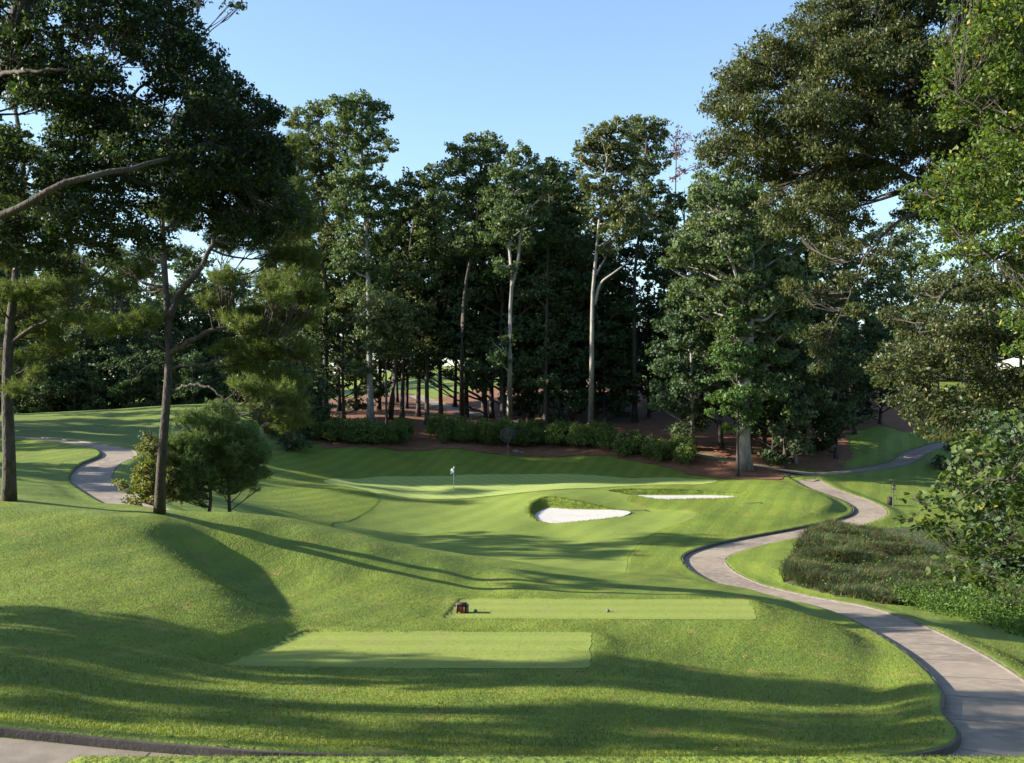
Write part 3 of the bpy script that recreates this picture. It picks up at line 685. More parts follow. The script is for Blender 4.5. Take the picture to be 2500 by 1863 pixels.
# tall pale trunk on the left of the row
t_ = tree('tulip_tree', 'tallest slim tree left of the row, its narrow top standing clear against the sky', 'tree', G(905, 1042, 100),
     [V(800, 760, 125), V(797, 600, 125), V(790, 450, 125), V(783, 320, 125), V(783, 225, 125)], 0.42, 0.09,
     vb([(735, 232, 32, 18), (790, 222, 36, 16), (812, 250, 26, 22), (765, 262, 26, 20), (735, 275, 22, 20), (838, 318, 14, 16), (800, 292, 30, 22), (765, 310, 22, 22), (822, 345, 14, 12), (780, 345, 26, 26), (755, 385, 30, 26), (800, 395, 30, 28), (832, 420, 24, 26), (755, 440, 36, 30), (800, 455, 30, 28), (825, 505, 36, 30), (770, 520, 34, 32), (745, 570, 30, 30), (810, 585, 34, 30), (830, 650, 36, 30), (780, 640, 30, 26), (850, 700, 32, 28), (805, 720, 26, 24), (775, 800, 26, 14)], 125, r),
     M['lf_far'], M['bark_pale'], r, **FARK)
tree('tulip_tree', 'leafy tree in front of the tall slim one, between it and the big dark oak', 'tree', (V(705, 900, 132)[0], 132),
     [V(705, 700, 132), V(700, 500, 132), V(690, 300, 132)], 0.4, 0.1,
     vb([(650, 262, 26, 22), (690, 240, 26, 16), (720, 300, 28, 24), (672, 300, 34, 26), (650, 350, 34, 36), (700, 350, 34, 28), (735, 345, 22, 26), (670, 410, 40, 34), (720, 410, 34, 30), (650, 480, 36, 40), (700, 480, 40, 36), (690, 550, 44, 36), (735, 520, 30, 34), (650, 560, 34, 34), (720, 610, 40, 34), (670, 640, 36, 30), (740, 660, 30, 28), (700, 700, 34, 26)], 132, r), M['lf_far'], M['bark_brown'], r, **FARK)
tree('oak_tree', 'leaning brown trunked tree just right of the tall slim tree', 'tree', G(950, 1022, 100),
     [V(850, 860, 128), V(858, 760, 129), V(872, 640, 130), V(890, 520, 130), V(905, 420, 130)], 0.38, 0.1,
     vb([(905, 392, 28, 20), (880, 415, 26, 22), (935, 395, 22, 26), (950, 430, 22, 28), (870, 455, 36, 28), (920, 465, 30, 30), (890, 510, 44, 32), (850, 540, 34, 30), (925, 540, 36, 32), (870, 590, 40, 30), (915, 610, 34, 28), (945, 580, 22, 26), (865, 660, 30, 24), (900, 700, 28, 22)], 130, r), M['lf_far'], M['bark_brown'], r, **FARK)
tree('maple_tree', 'small olive leaved tree low in front of the tall slim trunk', 'tree', (V(835, 900, 122)[0], 123),
     [V(835, 780, 122), V(830, 700, 122)], 0.16, 0.06,
     vb([(830, 660, 34, 22), (865, 680, 30, 24), (800, 690, 30, 24), (840, 710, 36, 26), (875, 735, 28, 24), (815, 750, 28, 22), (850, 765, 30, 20)], 121, r, 1.5), M['lf_olive'], M['bark_brown'], r, **FARK)
# centre group
tree('oak_tree', 'broad dark green tree with a thinning brown top in the middle of the row', 'tree', G(1000 * S, 912 * S, 100),
     [V(1000, 780, 124), V(1005, 640, 124), V(1030, 500, 124), V(1040, 380, 124), V(1040, 310, 124)], 0.32, 0.1,
     vb([(1035, 302, 30, 12), (1000, 322, 26, 16), (1062, 325, 30, 20), (1030, 345, 34, 22), (985, 365, 26, 24), (1075, 365, 26, 24), (1010, 400, 34, 28), (1055, 405, 34, 28), (990, 440, 34, 30), (1030, 460, 38, 30), (985, 500, 36, 30), (1060, 470, 30, 30), (1020, 530, 44, 34)], 125, r), M['lf_far'], M['bark_brown'], r, **FARK)
tree('oak_tree', 'densest and darkest tree, rounded, filling the centre above the distant lawn', 'tree', (V(1048, 890, 136)[0], 136),
     [V(1048, 740, 136), V(1035, 600, 136), V(1025, 540, 136)], 0.4, 0.12,
     crown_blobs(vpoly([(880, 840), (900, 700), (920, 600), (960, 540), (1030, 510), (1080, 560), (1100, 640), (1110, 760), (1090, 845), (1000, 815), (940, 830)], 134), 134, r, 2.0, 4.5), M['lf_dark'], M['bark_brown'], r, **FARK)
t_ = tree('tulip_tree', 'tree with a straight bright white trunk rising behind the round fan', 'tree', G(1103 * S, 928 * S, 100),
     [V(1104, 800, 120), V(1105, 660, 120), V(1108, 610, 120), V(1100, 500, 120), V(1098, 400, 120), V(1120, 330, 120)], 0.36, 0.08,
     vb([(1127, 325, 16, 12), (1110, 350, 20, 14), (1147, 345, 14, 10), (1135, 375, 18, 16), (1095, 380, 26, 20), (1170, 372, 26, 16), (1195, 360, 18, 14), (1120, 420, 34, 26), (1075, 430, 28, 26), (1165, 410, 30, 26), (1200, 400, 24, 24), (1100, 470, 34, 26), (1150, 470, 34, 28), (1075, 510, 26, 24), (1120, 530, 30, 22), (1095, 580, 22, 18), (1080, 775, 20, 20), (1105, 735, 14, 10), (1085, 745, 18, 12)], 120, r), M['lf_far'], M['bark_pale'], r,
     tubes=[([V(1108, 620, 120), V(1122, 560, 120), V(1128, 500, 120), V(1150, 440, 120)], 0.22, 0.07)], **FARK)
tree('tulip_tree', 'dark full crowned tree filling the gap right of the white trunk', 'tree', (V(1180, 900, 127)[0], 127),
     [V(1182, 780, 127), V(1185, 600, 127), V(1190, 420, 127)], 0.26, 0.1,
     vb([(1230, 375, 24, 20), (1205, 410, 30, 24), (1245, 420, 22, 26), (1180, 450, 34, 28), (1230, 470, 36, 30), (1190, 510, 36, 30), (1240, 540, 28, 34), (1160, 560, 32, 30), (1205, 590, 40, 32), (1150, 630, 34, 30), (1190, 660, 34, 28), (1165, 720, 34, 28), (1200, 760, 26, 22), (1150, 790, 30, 22), (1185, 830, 26, 14)], 128, r), M['lf_dark'], M['bark_brown'], r, **FARK)
tree('tulip_tree', 'slender grey trunked tree that forks low, right of the gap of sky', 'tree', G(1278 * S, 938 * S, 100),
     [V(1281, 800, 118), V(1283, 640, 118), V(1290, 560, 118), V(1298, 470, 118), V(1310, 380, 118), V(1320, 290, 118)], 0.34, 0.07,
     vb([(1300, 280, 30, 14), (1345, 275, 26, 14), (1268, 318, 20, 14), (1300, 315, 34, 22), (1345, 310, 30, 24), (1255, 345, 14, 12), (1310, 355, 34, 24), (1355, 350, 24, 26), (1290, 400, 30, 26), (1335, 405, 30, 26), (1300, 450, 36, 26), (1350, 450, 30, 26), (1285, 490, 24, 22), (1340, 500, 34, 24), (1375, 485, 26, 24), (1325, 540, 24, 14)], 118, r), M['lf_olive'], M['bark_pale'], r,
     tubes=[([V(1287, 660, 118), V(1300, 615, 118), V(1330, 590, 117), V(1370, 560, 117)], 0.2, 0.05), ([V(1286, 600, 118), V(1310, 560, 119), V(1335, 520, 119)], 0.15, 0.04), ([V(1300, 470, 118), V(1325, 440, 118), V(1345, 400, 118)], 0.12, 0.04)], **FARK)
tree('oak_tree', 'tall dark straight trunk behind and right of the slender forked tree', 'tree', (V(1374, 890, 132)[0], 132),
     [V(1374, 760, 132), V(1374, 600, 132), V(1390, 450, 132), V(1400, 300, 132)], 0.32, 0.1,
     vb([(1400, 270, 34, 14), (1375, 292, 26, 16), (1425, 285, 22, 16), (1400, 315, 32, 22), (1420, 350, 26, 24), (1385, 370, 28, 26), (1410, 410, 30, 26), (1380, 450, 30, 26), (1430, 455, 26, 26), (1400, 500, 30, 26), (1420, 545, 34, 28)], 132, r), M['lf_far'], M['bark_brown'], r, **FARK)
tree('maple_tree', 'thin reddish leaved tree top showing against the sky', 'tree', (V(1462, 900, 140)[0], 140),
     [V(1460, 700, 140), V(1462, 450, 140), V(1465, 300, 140)], 0.2, 0.05,
     vb([(1455, 290, 18, 14), (1480, 300, 16, 14), (1450, 325, 16, 14), (1475, 335, 18, 16), (1490, 365, 16, 14), (1465, 380, 16, 14)], 140, r), M['lf_red'], M['bark_brown'], r, leaf=0.3, dens=.8, lpc=12, rc=.6, aspect=.7, limb_r=.1, twig=.04)
# the big grey oak by the path and its neighbours
tree('oak_tree', 'big oak with the thickest grey flared trunk beside the junction of the paths', 'tree', G(1612 * S, 1018 * S, 90),
     [V(1612, 900, 107), V(1625, 700, 107), V(1630, 580, 107), V(1610, 480, 107)], 0.68, 0.2,
     crown_blobs(vpoly([(1440, 470), (1470, 400), (1520, 360), (1600, 350), (1680, 400), (1730, 500), (1760, 620), (1760, 760), (1720, 860), (1650, 900), (1580, 860), (1540, 760), (1480, 680), (1440, 620), (1420, 540)], 109), 109, r, 1.9, 3.6, skip=.03), M['lf_far'], M['bark_pale'], r, flare=1.5,
     tubes=[([V(1618, 700, 107), V(1600, 620, 106), V(1585, 570, 105), V(1560, 520, 105)], 0.22, 0.1), ([V(1625, 690, 107), V(1660, 690, 106), V(1700, 640, 106)], 0.2, 0.06)], **FARK)
tree('sweetgum_tree', 'bright green leafy small tree in front of the big grey oak trunk', 'tree', (V(1597, 1028, 105.6)[0], 105.6),
     [V(1597, 900, 105.6), V(1595, 800, 105.6), V(1590, 700, 105.6)], 0.17, 0.05,
     crown_blobs(vpoly([(1515, 880), (1530, 800), (1545, 740), (1560, 690), (1590, 660), (1620, 690), (1640, 760), (1655, 830), (1665, 900), (1640, 935), (1590, 950), (1540, 925)], 105.6), 105.6, r, 1.3, 1.8), M['lf_gum'], M['bark_brown'], r, leaf=.3, dens=2.6, lpc=24, rc=.5, aspect=.75, limb_r=.08, twig=.03)
tree('holly_tree', 'dark dense tree between the forked tree and the bright green one', 'tree', G(1500 * S, 968 * S, 92),
     [V(1498, 850, 112), V(1495, 720, 112), V(1490, 620, 112)], 0.24, 0.06,
     crown_blobs(vpoly([(1395, 900), (1400, 820), (1410, 720), (1430, 640), (1490, 580), (1530, 640), (1545, 740), (1550, 860), (1535, 905), (1460, 915)], 113), 113, r, 1.7, 3.4), M['lf_dark'], M['bark_pale'], r, **FARK)
# woodland prototypes, shared meshes
def proto_tree(seed, hh, cw, lo, leafm, barkm, tr=.3, leaf=.42):
    r = R(seed); p, rad = trunk_line([(0, 0, -.6), (.2, .1, hh * .35), (-.1, .2, hh * .7), (.1, 0, hh * .95)], tr, .07)
    mt, ml = MB(), MB(); tube(mt, p, rad, 8)
    bl = []
    z = lo * hh
    while z < hh:
        f = (z - lo * hh) / (hh * (1 - lo)); w_ = cw * (math.sin(math.pi * min(1, f * .8 + .18)) ** .7) * (1 - f * .35)
        for k in range(max(2, int(w_ * 1.1))):
            a = r.uniform(0, 6.28); q = w_ * math.sqrt(r.uniform(.1, 1)); rr = r.uniform(1.1, 1.9)
            bl.append(((q * math.cos(a), q * math.sin(a), z + r.uniform(-.6, .6)), (rr, rr, rr * .8)))
        z += 1.6
    make_foliage(ml, mt, bl, (p, rad), r, leaf=leaf, dens=1.1, lpc=20, rc=.7, aspect=.7, limb_r=.12, twig=.05, nt_=4)
    return mt.mesh('trunk', barkm, True), ml.mesh('crown', leafm)
PROTO = [proto_tree(21, 24, 4.2, .22, M['lf_dark'], M['bark_brown']), proto_tree(22, 27, 3.8, .32, M['lf_far'], M['bark_brown']), proto_tree(23, 20, 4.6, .12, M['lf_dark'], M['bark_brown'], .26), proto_tree(24, 26, 3.4, .42, M['lf_far'], M['bark_pale']), proto_tree(25, 9, 3.2, .08, M['lf_dark'], M['bark_brown'], .15), proto_tree(26, 31, 3.0, .70, M['lf_far'], M['bark_brown'], .34)]
def place(k, x, y, sc, rz, label, group, name='woodland_tree', sz=None, tone=None):
    z = float(H0(np.array([x]), np.array([y]))[0])
    e = empty(name, (x, y, z), label, 'tree', group); e.rotation_euler = (0, 0, rz); e.scale = (sc, sc, sc * (sz or 1))
    for nm_, me in zip(('trunk', 'crown'), PROTO[k]):
        o = bpy.data.objects.new(nm_, me); col.objects.link(o); o.parent = e
    return e
rr_ = R(5)
def wood(vlist, label, group):
    for vx, Y, k, topv in vlist:
        x = (vx * S - CX) * Y / F; z = float(H0(np.array([x]), np.array([Y]))[0])
        ht = -(topv * S - HY) * Y / F - z; hh = [24, 27, 20, 26, 9, 31][k]
        s_ = ht / hh; sx = max(s_, .85) if k != 4 else s_
        place(k, x, Y, sx, rr_.uniform(0, 6.28), label, group, sz=s_ / sx)
wood([(655, 140, 0, 420), (690, 150, 2, 520), (735, 142, 1, 430), (770, 152, 0, 520), (820, 143, 2, 500), (860, 155, 1, 560), (745, 132, 2, 620), (880, 146, 1, 560), (640, 128, 2, 640)],
     'dark woodland tree in shade behind the left half of the row of tall trees', 'woodland trees behind the left of the row')
wood([(870, 134, 1, 450), (925, 131, 1, 440), (1010, 140, 1, 420), (1090, 131, 2, 440), (1130, 133, 0, 430), (1180, 140, 1, 400), (1240, 132, 0, 430), (1290, 133, 2, 480), (1340, 136, 0, 460), (1265, 146, 0, 430), (905, 137, 1, 430), (955, 139, 1, 440), (1065, 138, 1, 400), (1150, 136, 0, 400), (1215, 134, 1, 420), (1255, 140, 0, 440), (985, 152, 1, 520), (1090, 150, 2, 480), (1120, 140, 0, 560), (1145, 153, 1, 450), (1160, 141, 2, 600), (1215, 138, 0, 470), (1240, 150, 1, 480), (1265, 142, 2, 620), (1300, 152, 0, 560), (1325, 140, 1, 640), (1345, 150, 2, 600), (1230, 130, 2, 700), (1310, 132, 2, 720)],
     'dark woodland tree in shade behind the middle of the row of tall trees', 'woodland trees behind the middle of the row')
wood([(1700, 111, 2, 600), (1560, 118, 0, 520), (1620, 118, 2, 480), (1670, 112, 4, 830), (1405, 136, 2, 640), (1440, 142, 0, 470), (1480, 134, 0, 420), (1520, 146, 1, 380), (1560, 130, 0, 460), (1600, 140, 1, 400), (1640, 126, 0, 520), (1665, 138, 2, 430), (1690, 120, 0, 560), (1720, 132, 1, 420), (1742, 121, 0, 600), (1765, 134, 2, 480), (1790, 122, 0, 560), (1830, 135, 1, 460), (1850, 126, 0, 620), (1880, 140, 0, 500), (1720, 113, 3, 640), (1655, 116, 0, 620), (1810, 116, 2, 680)],
     'dark trunked woodland tree standing on the mulch right of the big grey oak', 'woodland trees right of the big oak')
wood([(1930, 150, 0, 480), (1975, 165, 1, 420), (2030, 158, 0, 560), (2090, 172, 2, 500), (2150, 160, 0, 540), (2210, 170, 1, 480), (2270, 165, 0, 500), (1905, 132, 2, 700)],
     'distant tree beyond the right hand lawn, seen through the nearer branches', 'trees beyond the right lawn')
wl = []
for k in range(34):
    vx = -120 + k * 23 + rr_.uniform(-8, 8); wl.append((vx, rr_.uniform(185, 235), int(rr_.choice([0, 1, 2, 2, 3])), rr_.uniform(520, 640) if vx < 640 else 600))
wood(wl, 'distant tree in the shadowy wood beyond the crest of the left meadow', 'trees beyond the left meadow')
wl = [(vx, rr_.uniform(176, 186), 4, rr_.uniform(745, 815)) for vx in range(-60, 660, 20)]
wood(wl, 'low undergrowth tree at the foot of the wood beyond the left meadow', 'undergrowth beyond the left meadow')
wl = [(vx + rr_.uniform(-15, 15), rr_.uniform(270, 320), int(rr_.choice([0, 2, 1])), rr_.uniform(600, 700)) for vx in range(850, 1500, 42)]
wood(wl, 'far tree on the skyline beyond the distant lawn', 'far trees beyond the distant lawn')
wood([(1490, 117, 4, 840), (660, 120, 4, 800), (700, 119, 4, 830), (1780, 119, 4, 850), (1700, 124, 4, 830), (620, 112, 4, 790)], 'low dark undergrowth tree under the row of tall trees', 'undergrowth under the row')
# the wood on the left, beyond the edge of the picture: it throws the long shadows
def shade(lst, label, group):
    for x, y, k, s_ in lst: place(k, x, y, s_, rr_.uniform(0, 6.28), label, group)
shade([(-86, 98, 0, 1.15), (-84, 104, 1, 1.1), (-61, 110, 0, 1.1), (-69, 116, 2, 1.3), (-64, 122, 0, 1.1), (-88, 92, 1, 1.0), (-75, 128, 0, 1.1), (-78, 137, 1, 1.1), (-84, 146, 0, 1.1), (-82, 88, 2, 1.0), (-90, 120, 2, 1.2), (-48, 74, 2, 1.0), (-51, 70, 2, .9),
       (-54, 106, 0, 1.3), (-57, 104.8, 0, 1.2), (-61, 107.5, 2, 1.45), (-52.5, 109, 2, 1.2), (-65, 106.5, 1, 1.25), (-56, 109.5, 2, 1.35), (-54.5, 113, 0, 1.35), (-57, 117, 1, 1.3), (-60, 119, 0, 1.2), (-37, 23.4, 5, .63), (-36, 20.6, 5, .6), (-40, 26.4, 5, .66), (-41, 18.2, 5, .7), (-47, 22, 3, .8)], 'tree of the wood left of the course, beyond the edge of the view', 'trees along the left side of the course')

ring = [(-104 - rr_.uniform(0, 18), y, int(rr_.choice([0, 1, 2])), rr_.uniform(.95, 1.15)) for y in range(-40, 96, 7)]  # unseen trees added left, behind and right to cut the sky fill
ring += [(x, -34 - rr_.uniform(0, 12), int(rr_.choice([0, 1, 2])), rr_.uniform(.95, 1.15)) for x in range(-90, 70, 8)]
ring += [(62 + y * .25 + rr_.uniform(0, 10), y, int(rr_.choice([0, 1, 2])), rr_.uniform(.95, 1.15)) for y in range(-25, 100, 8)]
shade(ring, 'unseen tree added around the course to block low sky light', 'unseen trees added to block sky light')
for x, y, s_, q_ in ((-31, 28.2, .5, 1.5), (-35, 27.3, .45, 1.7), (-39, 28.6, .48, 1.75)):
    place(2, x, y, s_, rr_.uniform(0, 6), 'tree of the wood left of the course, beyond the edge of the view', 'trees along the left side of the course', sz=q_)
# ---- near left: two pines, the oak branch, the young pines, the small broadleaf
r = R(31)
NP = dict(leaf=0.25, dens=34, lpc=26, rc=0.34, limb_r=0.07, twig=0.014, kind='needle', nt_=7)
YP = 43.5
def pad(lst, Y, r, jy=1.6, k=1.0):
    out = []
    for a, b, rx, ry in lst:
        y = Y + r.uniform(-jy, jy); x, _, z = V(a, b, y); s = S * y / F * k
        if jy < 1: out.append(((x, y, z), (rx * s, rx * s * .8, ry * s))); continue
        for q in range(4):
            f = r.uniform(.38, .66); out.append(((x + r.uniform(-.6, .6) * rx * s, y + r.uniform(-.5, .5) * rx * s, z + r.uniform(-.55, .55) * ry * s), (rx * s * f, rx * s * f, ry * s * f * 1.1)))
    return out
def sidx(i): return i
tree('pine_tree', 'tall dark barked pine forking above head height, left of the round young pine', 'pine tree', G(345 * S, 1108 * S, 30),
     [V(350, 1000, YP), V(365, 800, YP), V(363, 690, YP), V(358, 610, YP), V(352, 500, YP), V(350, 380, YP), V(380, 250, YP)], 0.225, 0.07,
     pad([(600, 560, 60, 26), (620, 612, 70, 22), (550, 680, 70, 20), (630, 690, 50, 24), (560, 760, 80, 20), (650, 775, 40, 20), (560, 835, 60, 24), (600, 880, 55, 24), (625, 925, 50, 28), (480, 760, 40, 14), (500, 700, 50, 14), (440, 655, 36, 14), (345, 555, 50, 26), (300, 590, 50, 20), (265, 625, 36, 16), (250, 715, 60, 18), (205, 700, 40, 16), (320, 690, 36, 14), (600, 480, 55, 36), (620, 400, 50, 40), (560, 440, 50, 34), (500, 520, 50, 26), (420, 470, 50, 30), (340, 470, 50, 26), (540, 350, 60, 40), (450, 370, 60, 36), (360, 360, 60, 36), (640, 320, 26, 40), (430, 260, 60, 40), (300, 270, 50, 30), (580, 640, 60, 30), (640, 560, 50, 34), (590, 730, 60, 28), (500, 600, 40, 20), (620, 830, 60, 30), (530, 790, 50, 22), (660, 650, 40, 26), (660, 480, 34, 40)], YP, r, 2.2, 1.25),
     M['needle'], M['bark_pine'], r, flare=1.25,
     limbs=[([V(366, 690, YP), V(385, 640, YP), V(415, 605, YP - .3), V(440, 570, YP - .4), V(470, 500, YP - .5)], .17, .07),
            ([V(368, 765, YP), V(420, 735, YP - .5), V(470, 712, YP - .8), V(560, 720, YP - 1), V(600, 735, YP - 1)], .12, .03),
            ([V(370, 850, YP), V(410, 833, YP - .4), V(440, 835, YP - .7), V(470, 850, YP - .9), V(520, 900, YP - 1)], .08, .02),
            ([V(362, 760, YP), V(330, 735, YP), V(290, 715, YP), V(240, 718, YP)], .07, .02),
            ([V(362, 778, YP), V(335, 785, YP - .3), V(310, 800, YP - .5), V(290, 825, YP - .7)], .03, .01),
            ([V(370, 800, YP), V(400, 790, YP - .3), V(440, 790, YP - .5), V(500, 770, YP - .8)], .06, .02),
            ([V(385, 645, YP), V(430, 632, YP + .5), V(470, 610, YP + .8)], .08, .03)], **NP)
r = R(32)
YQ = 45
tree('pine_tree', 'lichen grey pine trunk at the left edge of the view with yellow green needles', 'pine tree', G(20 * S, 1083 * S, 30),
     [V(20, 1000, YQ), V(16, 850, YQ), V(20, 720, YQ), V(35, 600, YQ), V(45, 480, YQ), V(50, 350, YQ), V(30, 220, YQ)], 0.285, 0.08,
     pad([(60, 640, 70, 30), (140, 625, 55, 24), (60, 720, 60, 30), (30, 790, 50, 26), (110, 765, 50, 20), (90, 560, 60, 26), (190, 600, 40, 18), (45, 840, 36, 16), (200, 655, 30, 14), (150, 690, 36, 16), (10, 560, 50, 30), (0, 640, 40, 26), (-30, 730, 50, 26), (100, 480, 60, 30), (20, 450, 60, 30), (150, 540, 46, 20), (90, 820, 30, 14), (60, 350, 70, 30), (140, 400, 50, 24), (230, 560, 40, 20), (60, 680, 60, 26), (130, 580, 50, 24)], YQ, r, 2.2, 1.2),
     M['needle'], M['bark_pine'], r, flare=1.15,
     limbs=[([V(22, 745, YQ), V(60, 715, YQ - .4), V(110, 690, YQ - .7), V(160, 660, YQ - .9)], .09, .02),
            ([V(22, 820, YQ), V(60, 800, YQ - .4), V(95, 815, YQ - .6), V(105, 860, YQ - .7)], .03, .01)], **NP)
r = R(33); Y5 = 58
YNG = dict(leaf=0.23, dens=50, lpc=26, rc=0.28, limb_r=0.05, twig=0.015, kind='needle', nt_=6)
tree('young_pine', 'round dense young pine, the larger and right hand of the two', 'pine tree', (V(495, 1122, Y5)[0], Y5 + 0.3),
     [V(496, 1080, Y5), V(490, 980, Y5), V(480, 880, Y5)], 0.11, 0.03,
     crown_blobs(vpoly([(415, 930), (440, 860), (470, 850), (510, 880), (545, 920), (575, 965), (587, 1010), (575, 1055), (540, 1078), (490, 1082), (450, 1070), (425, 1000)], Y5), Y5 + .5, r, .5, 1.4, 1.0, skip=.1), M['needle_blue'], M['bark_pine'], r, flare=1.1, **YNG)
tree('young_pine', 'young pine half hidden behind the pine trunk, left of the rounder one', 'pine tree', (V(455, 1118, Y5)[0], Y5 - .6),
     [V(456, 1070, Y5 - .6), V(435, 980, Y5 - .6), V(425, 880, Y5 - .6)], 0.10, 0.03,
     crown_blobs(vpoly([(365, 960), (385, 890), (415, 855), (445, 870), (470, 930), (480, 1000), (478, 1075), (450, 1098), (410, 1100), (375, 1085), (360, 1030)], Y5), Y5 - .8, r, .5, 1.1, 1.0, skip=.12), M['needle_blue'], M['bark_pine'], r, flare=1.1, **YNG)
r = R(34)
tree('maple_sapling', 'small yellow green broadleaf tree left of the pine trunk, overhanging the path', 'tree', (V(345, 1100, 56.5)[0], 56.5),
     [V(345, 1040, 56.5), V(335, 980, 56.5), V(325, 930, 56.5)], 0.09, 0.03,
     crown_blobs(vpoly([(300, 960), (310, 925), (330, 915), (350, 950), (375, 960), (400, 1010), (395, 1080), (360, 1105), (310, 1098), (280, 1060), (292, 1010)], 56.5), 56.5, r, .5, 1.1, .9) + pad([(262, 1048, 16, 8), (278, 1062, 22, 12), (290, 1085, 22, 12)], 56.5, r, .3),
     M['lf_yel'], M['bark_brown'], r, leaf=.17, dens=14, lpc=14, rc=.28, aspect=.6, limb_r=.04, twig=.012, nt_=6)

# big oak top left
r = R(35); YL = 24.0
LOAK = [(-80, -90), (430, -90), (455, 0), (468, 60), (488, 102), (538, 128), (566, 160), (592, 195), (612, 230), (628, 290), (643, 350), (652, 430), (645, 510), (600, 555), (545, 545), (500, 565), (470, 600), (440, 560), (425, 520), (395, 500), (370, 545), (330, 590), (260, 600), (200, 560), (150, 600), (80, 620), (0, 600), (-80, 620)]
Z_ = V(0, 0, 1)
tree('oak_tree', 'large dark oak filling the top left corner, its limbs reaching in from the edge', 'oak tree', (-13.8, 23.5),
     [(-13.7, 23.6, 0), (-13.2, 23.8, 4.0), V(-40, 250, YL), V(30, 60, YL), V(70, -60, YL)], 0.42, 0.18,
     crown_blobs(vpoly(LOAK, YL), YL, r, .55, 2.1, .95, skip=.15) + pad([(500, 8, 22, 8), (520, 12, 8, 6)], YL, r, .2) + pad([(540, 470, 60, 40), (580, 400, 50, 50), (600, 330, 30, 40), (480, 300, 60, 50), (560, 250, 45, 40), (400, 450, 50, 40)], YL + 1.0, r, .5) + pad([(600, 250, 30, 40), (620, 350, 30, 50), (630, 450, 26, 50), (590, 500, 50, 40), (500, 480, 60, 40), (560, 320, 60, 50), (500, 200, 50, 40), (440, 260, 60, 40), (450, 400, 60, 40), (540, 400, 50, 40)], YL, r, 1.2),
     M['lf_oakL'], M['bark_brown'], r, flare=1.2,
     limbs=[([V(-200, 480, YL - 1), V(-60, 478, YL - 2.2), V(0, 465, YL - 2.7), V(60, 440, YL - 2.9), V(110, 410, YL - 3), V(170, 385, YL - 3), V(260, 370, YL - 2.8), V(340, 355, YL - 2.4), V(400, 330, YL - 1.8), V(470, 300, YL - 1)], .105, .03),
            ([V(-50, 190, YL), V(10, 160, YL - 1.5), V(60, 154, YL - 2.2), V(130, 150, YL - 2.4), V(190, 170, YL - 2)], .07, .02),
            ([V(-60, 460, YL + .2), V(0, 385, YL), V(80, 405, YL - .2), V(140, 430, YL - .3), V(185, 452, YL - .4)], .05, .03),
            ([V(140, 395, YL - .3), V(200, 300, YL), V(260, 230, YL), V(340, 160, YL), V(400, 110, YL)], .06, .02),
            ([V(240, 372, YL - .4), V(330, 400, YL - .3), V(420, 420, YL), V(520, 400, YL)], .05, .02),
            ([V(250, 230, YL), V(330, 250, YL - .3), V(400, 290, YL - .2), V(470, 310, YL)], .04, .015)],
     leaf=.105, dens=30, lpc=20, rc=.21, aspect=.5, limb_r=.045, twig=.008, droop=.4, fold=False, nt_=10)

# right side
r = R(41); YR = 50
ROAK = [(1480, 300), (1490, 235), (1530, 185), (1570, 115), (1600, 92), (1640, 62), (1705, 75), (1722, 0), (1730, -80), (2330, -80), (2330, 480), (2100, 520), (1990, 470), (1900, 470), (1870, 540), (1850, 620), (1800, 600), (1740, 560), (1700, 560), (1640, 430), (1570, 370), (1510, 350)]
tree('oak_tree', 'huge olive leaved oak whose limbs arch over the right half of the view', 'oak tree', (26.6, 51),
     [(26.6, 51, -4), (26, 51, 2), V(2420, 300, 51), V(2380, 150, 51), V(2300, 0, 51)], .7, .3,
     crown_blobs(vpoly(ROAK, YR), YR, r, 1.2, 4.5, .95, skip=.03) + pad([(1790, 760, 34, 22), (1770, 800, 22, 10), (1800, 710, 38, 26), (1750, 720, 26, 18), (1850, 680, 40, 24), (1780, 640, 44, 26), (1860, 610, 40, 26), (1720, 620, 26, 20), (1900, 560, 40, 30)], YR - 2, r, 1.0),
     M['lf_oakR'], M['bark_brown'], r, flare=1.3,
     limbs=[([V(2420, 330, 51), V(2217, 400, 50), V(2100, 405, 49), V(1990, 395, 48.5), V(1900, 345, 48), V(1800, 350, 48)], .3, .08),
            ([V(2400, 260, 51), V(2217, 290, 50), V(2080, 220, 49), V(1990, 175, 48.5), V(1930, 230, 48), V(1880, 330, 47.5)], .3, .1),
            ([V(1990, 240, 48.5), V(1900, 275, 48), V(1840, 300, 47.5), V(1760, 320, 47.5), V(1640, 300, 48)], .2, .05),
            ([V(1990, 175, 48.5), V(1900, 160, 49), V(1800, 130, 49), V(1700, 180, 49)], .14, .04),
            ([V(2050, 400, 49), V(2000, 450, 48), V(1930, 490, 47.5), V(1870, 560, 47.5)], .12, .04),
            ([V(1870, 560, 47.5), V(1840, 640, 47.5), V(1800, 720, 47.5)], .05, .02)],
     leaf=.20, dens=8.5, lpc=27, rc=.42, aspect=.40, limb_r=.1, twig=.02, droop=.9, up=.3, nt_=8)
r = R(42); YM = 36
RMID = [(1905, 760), (1920, 690), (1965, 620), (2040, 570), (2150, 555), (2330, 560), (2330, 960), (2217, 930), (2120, 930), (2060, 985), (2020, 1010), (1990, 960), (1950, 900), (1905, 840)]
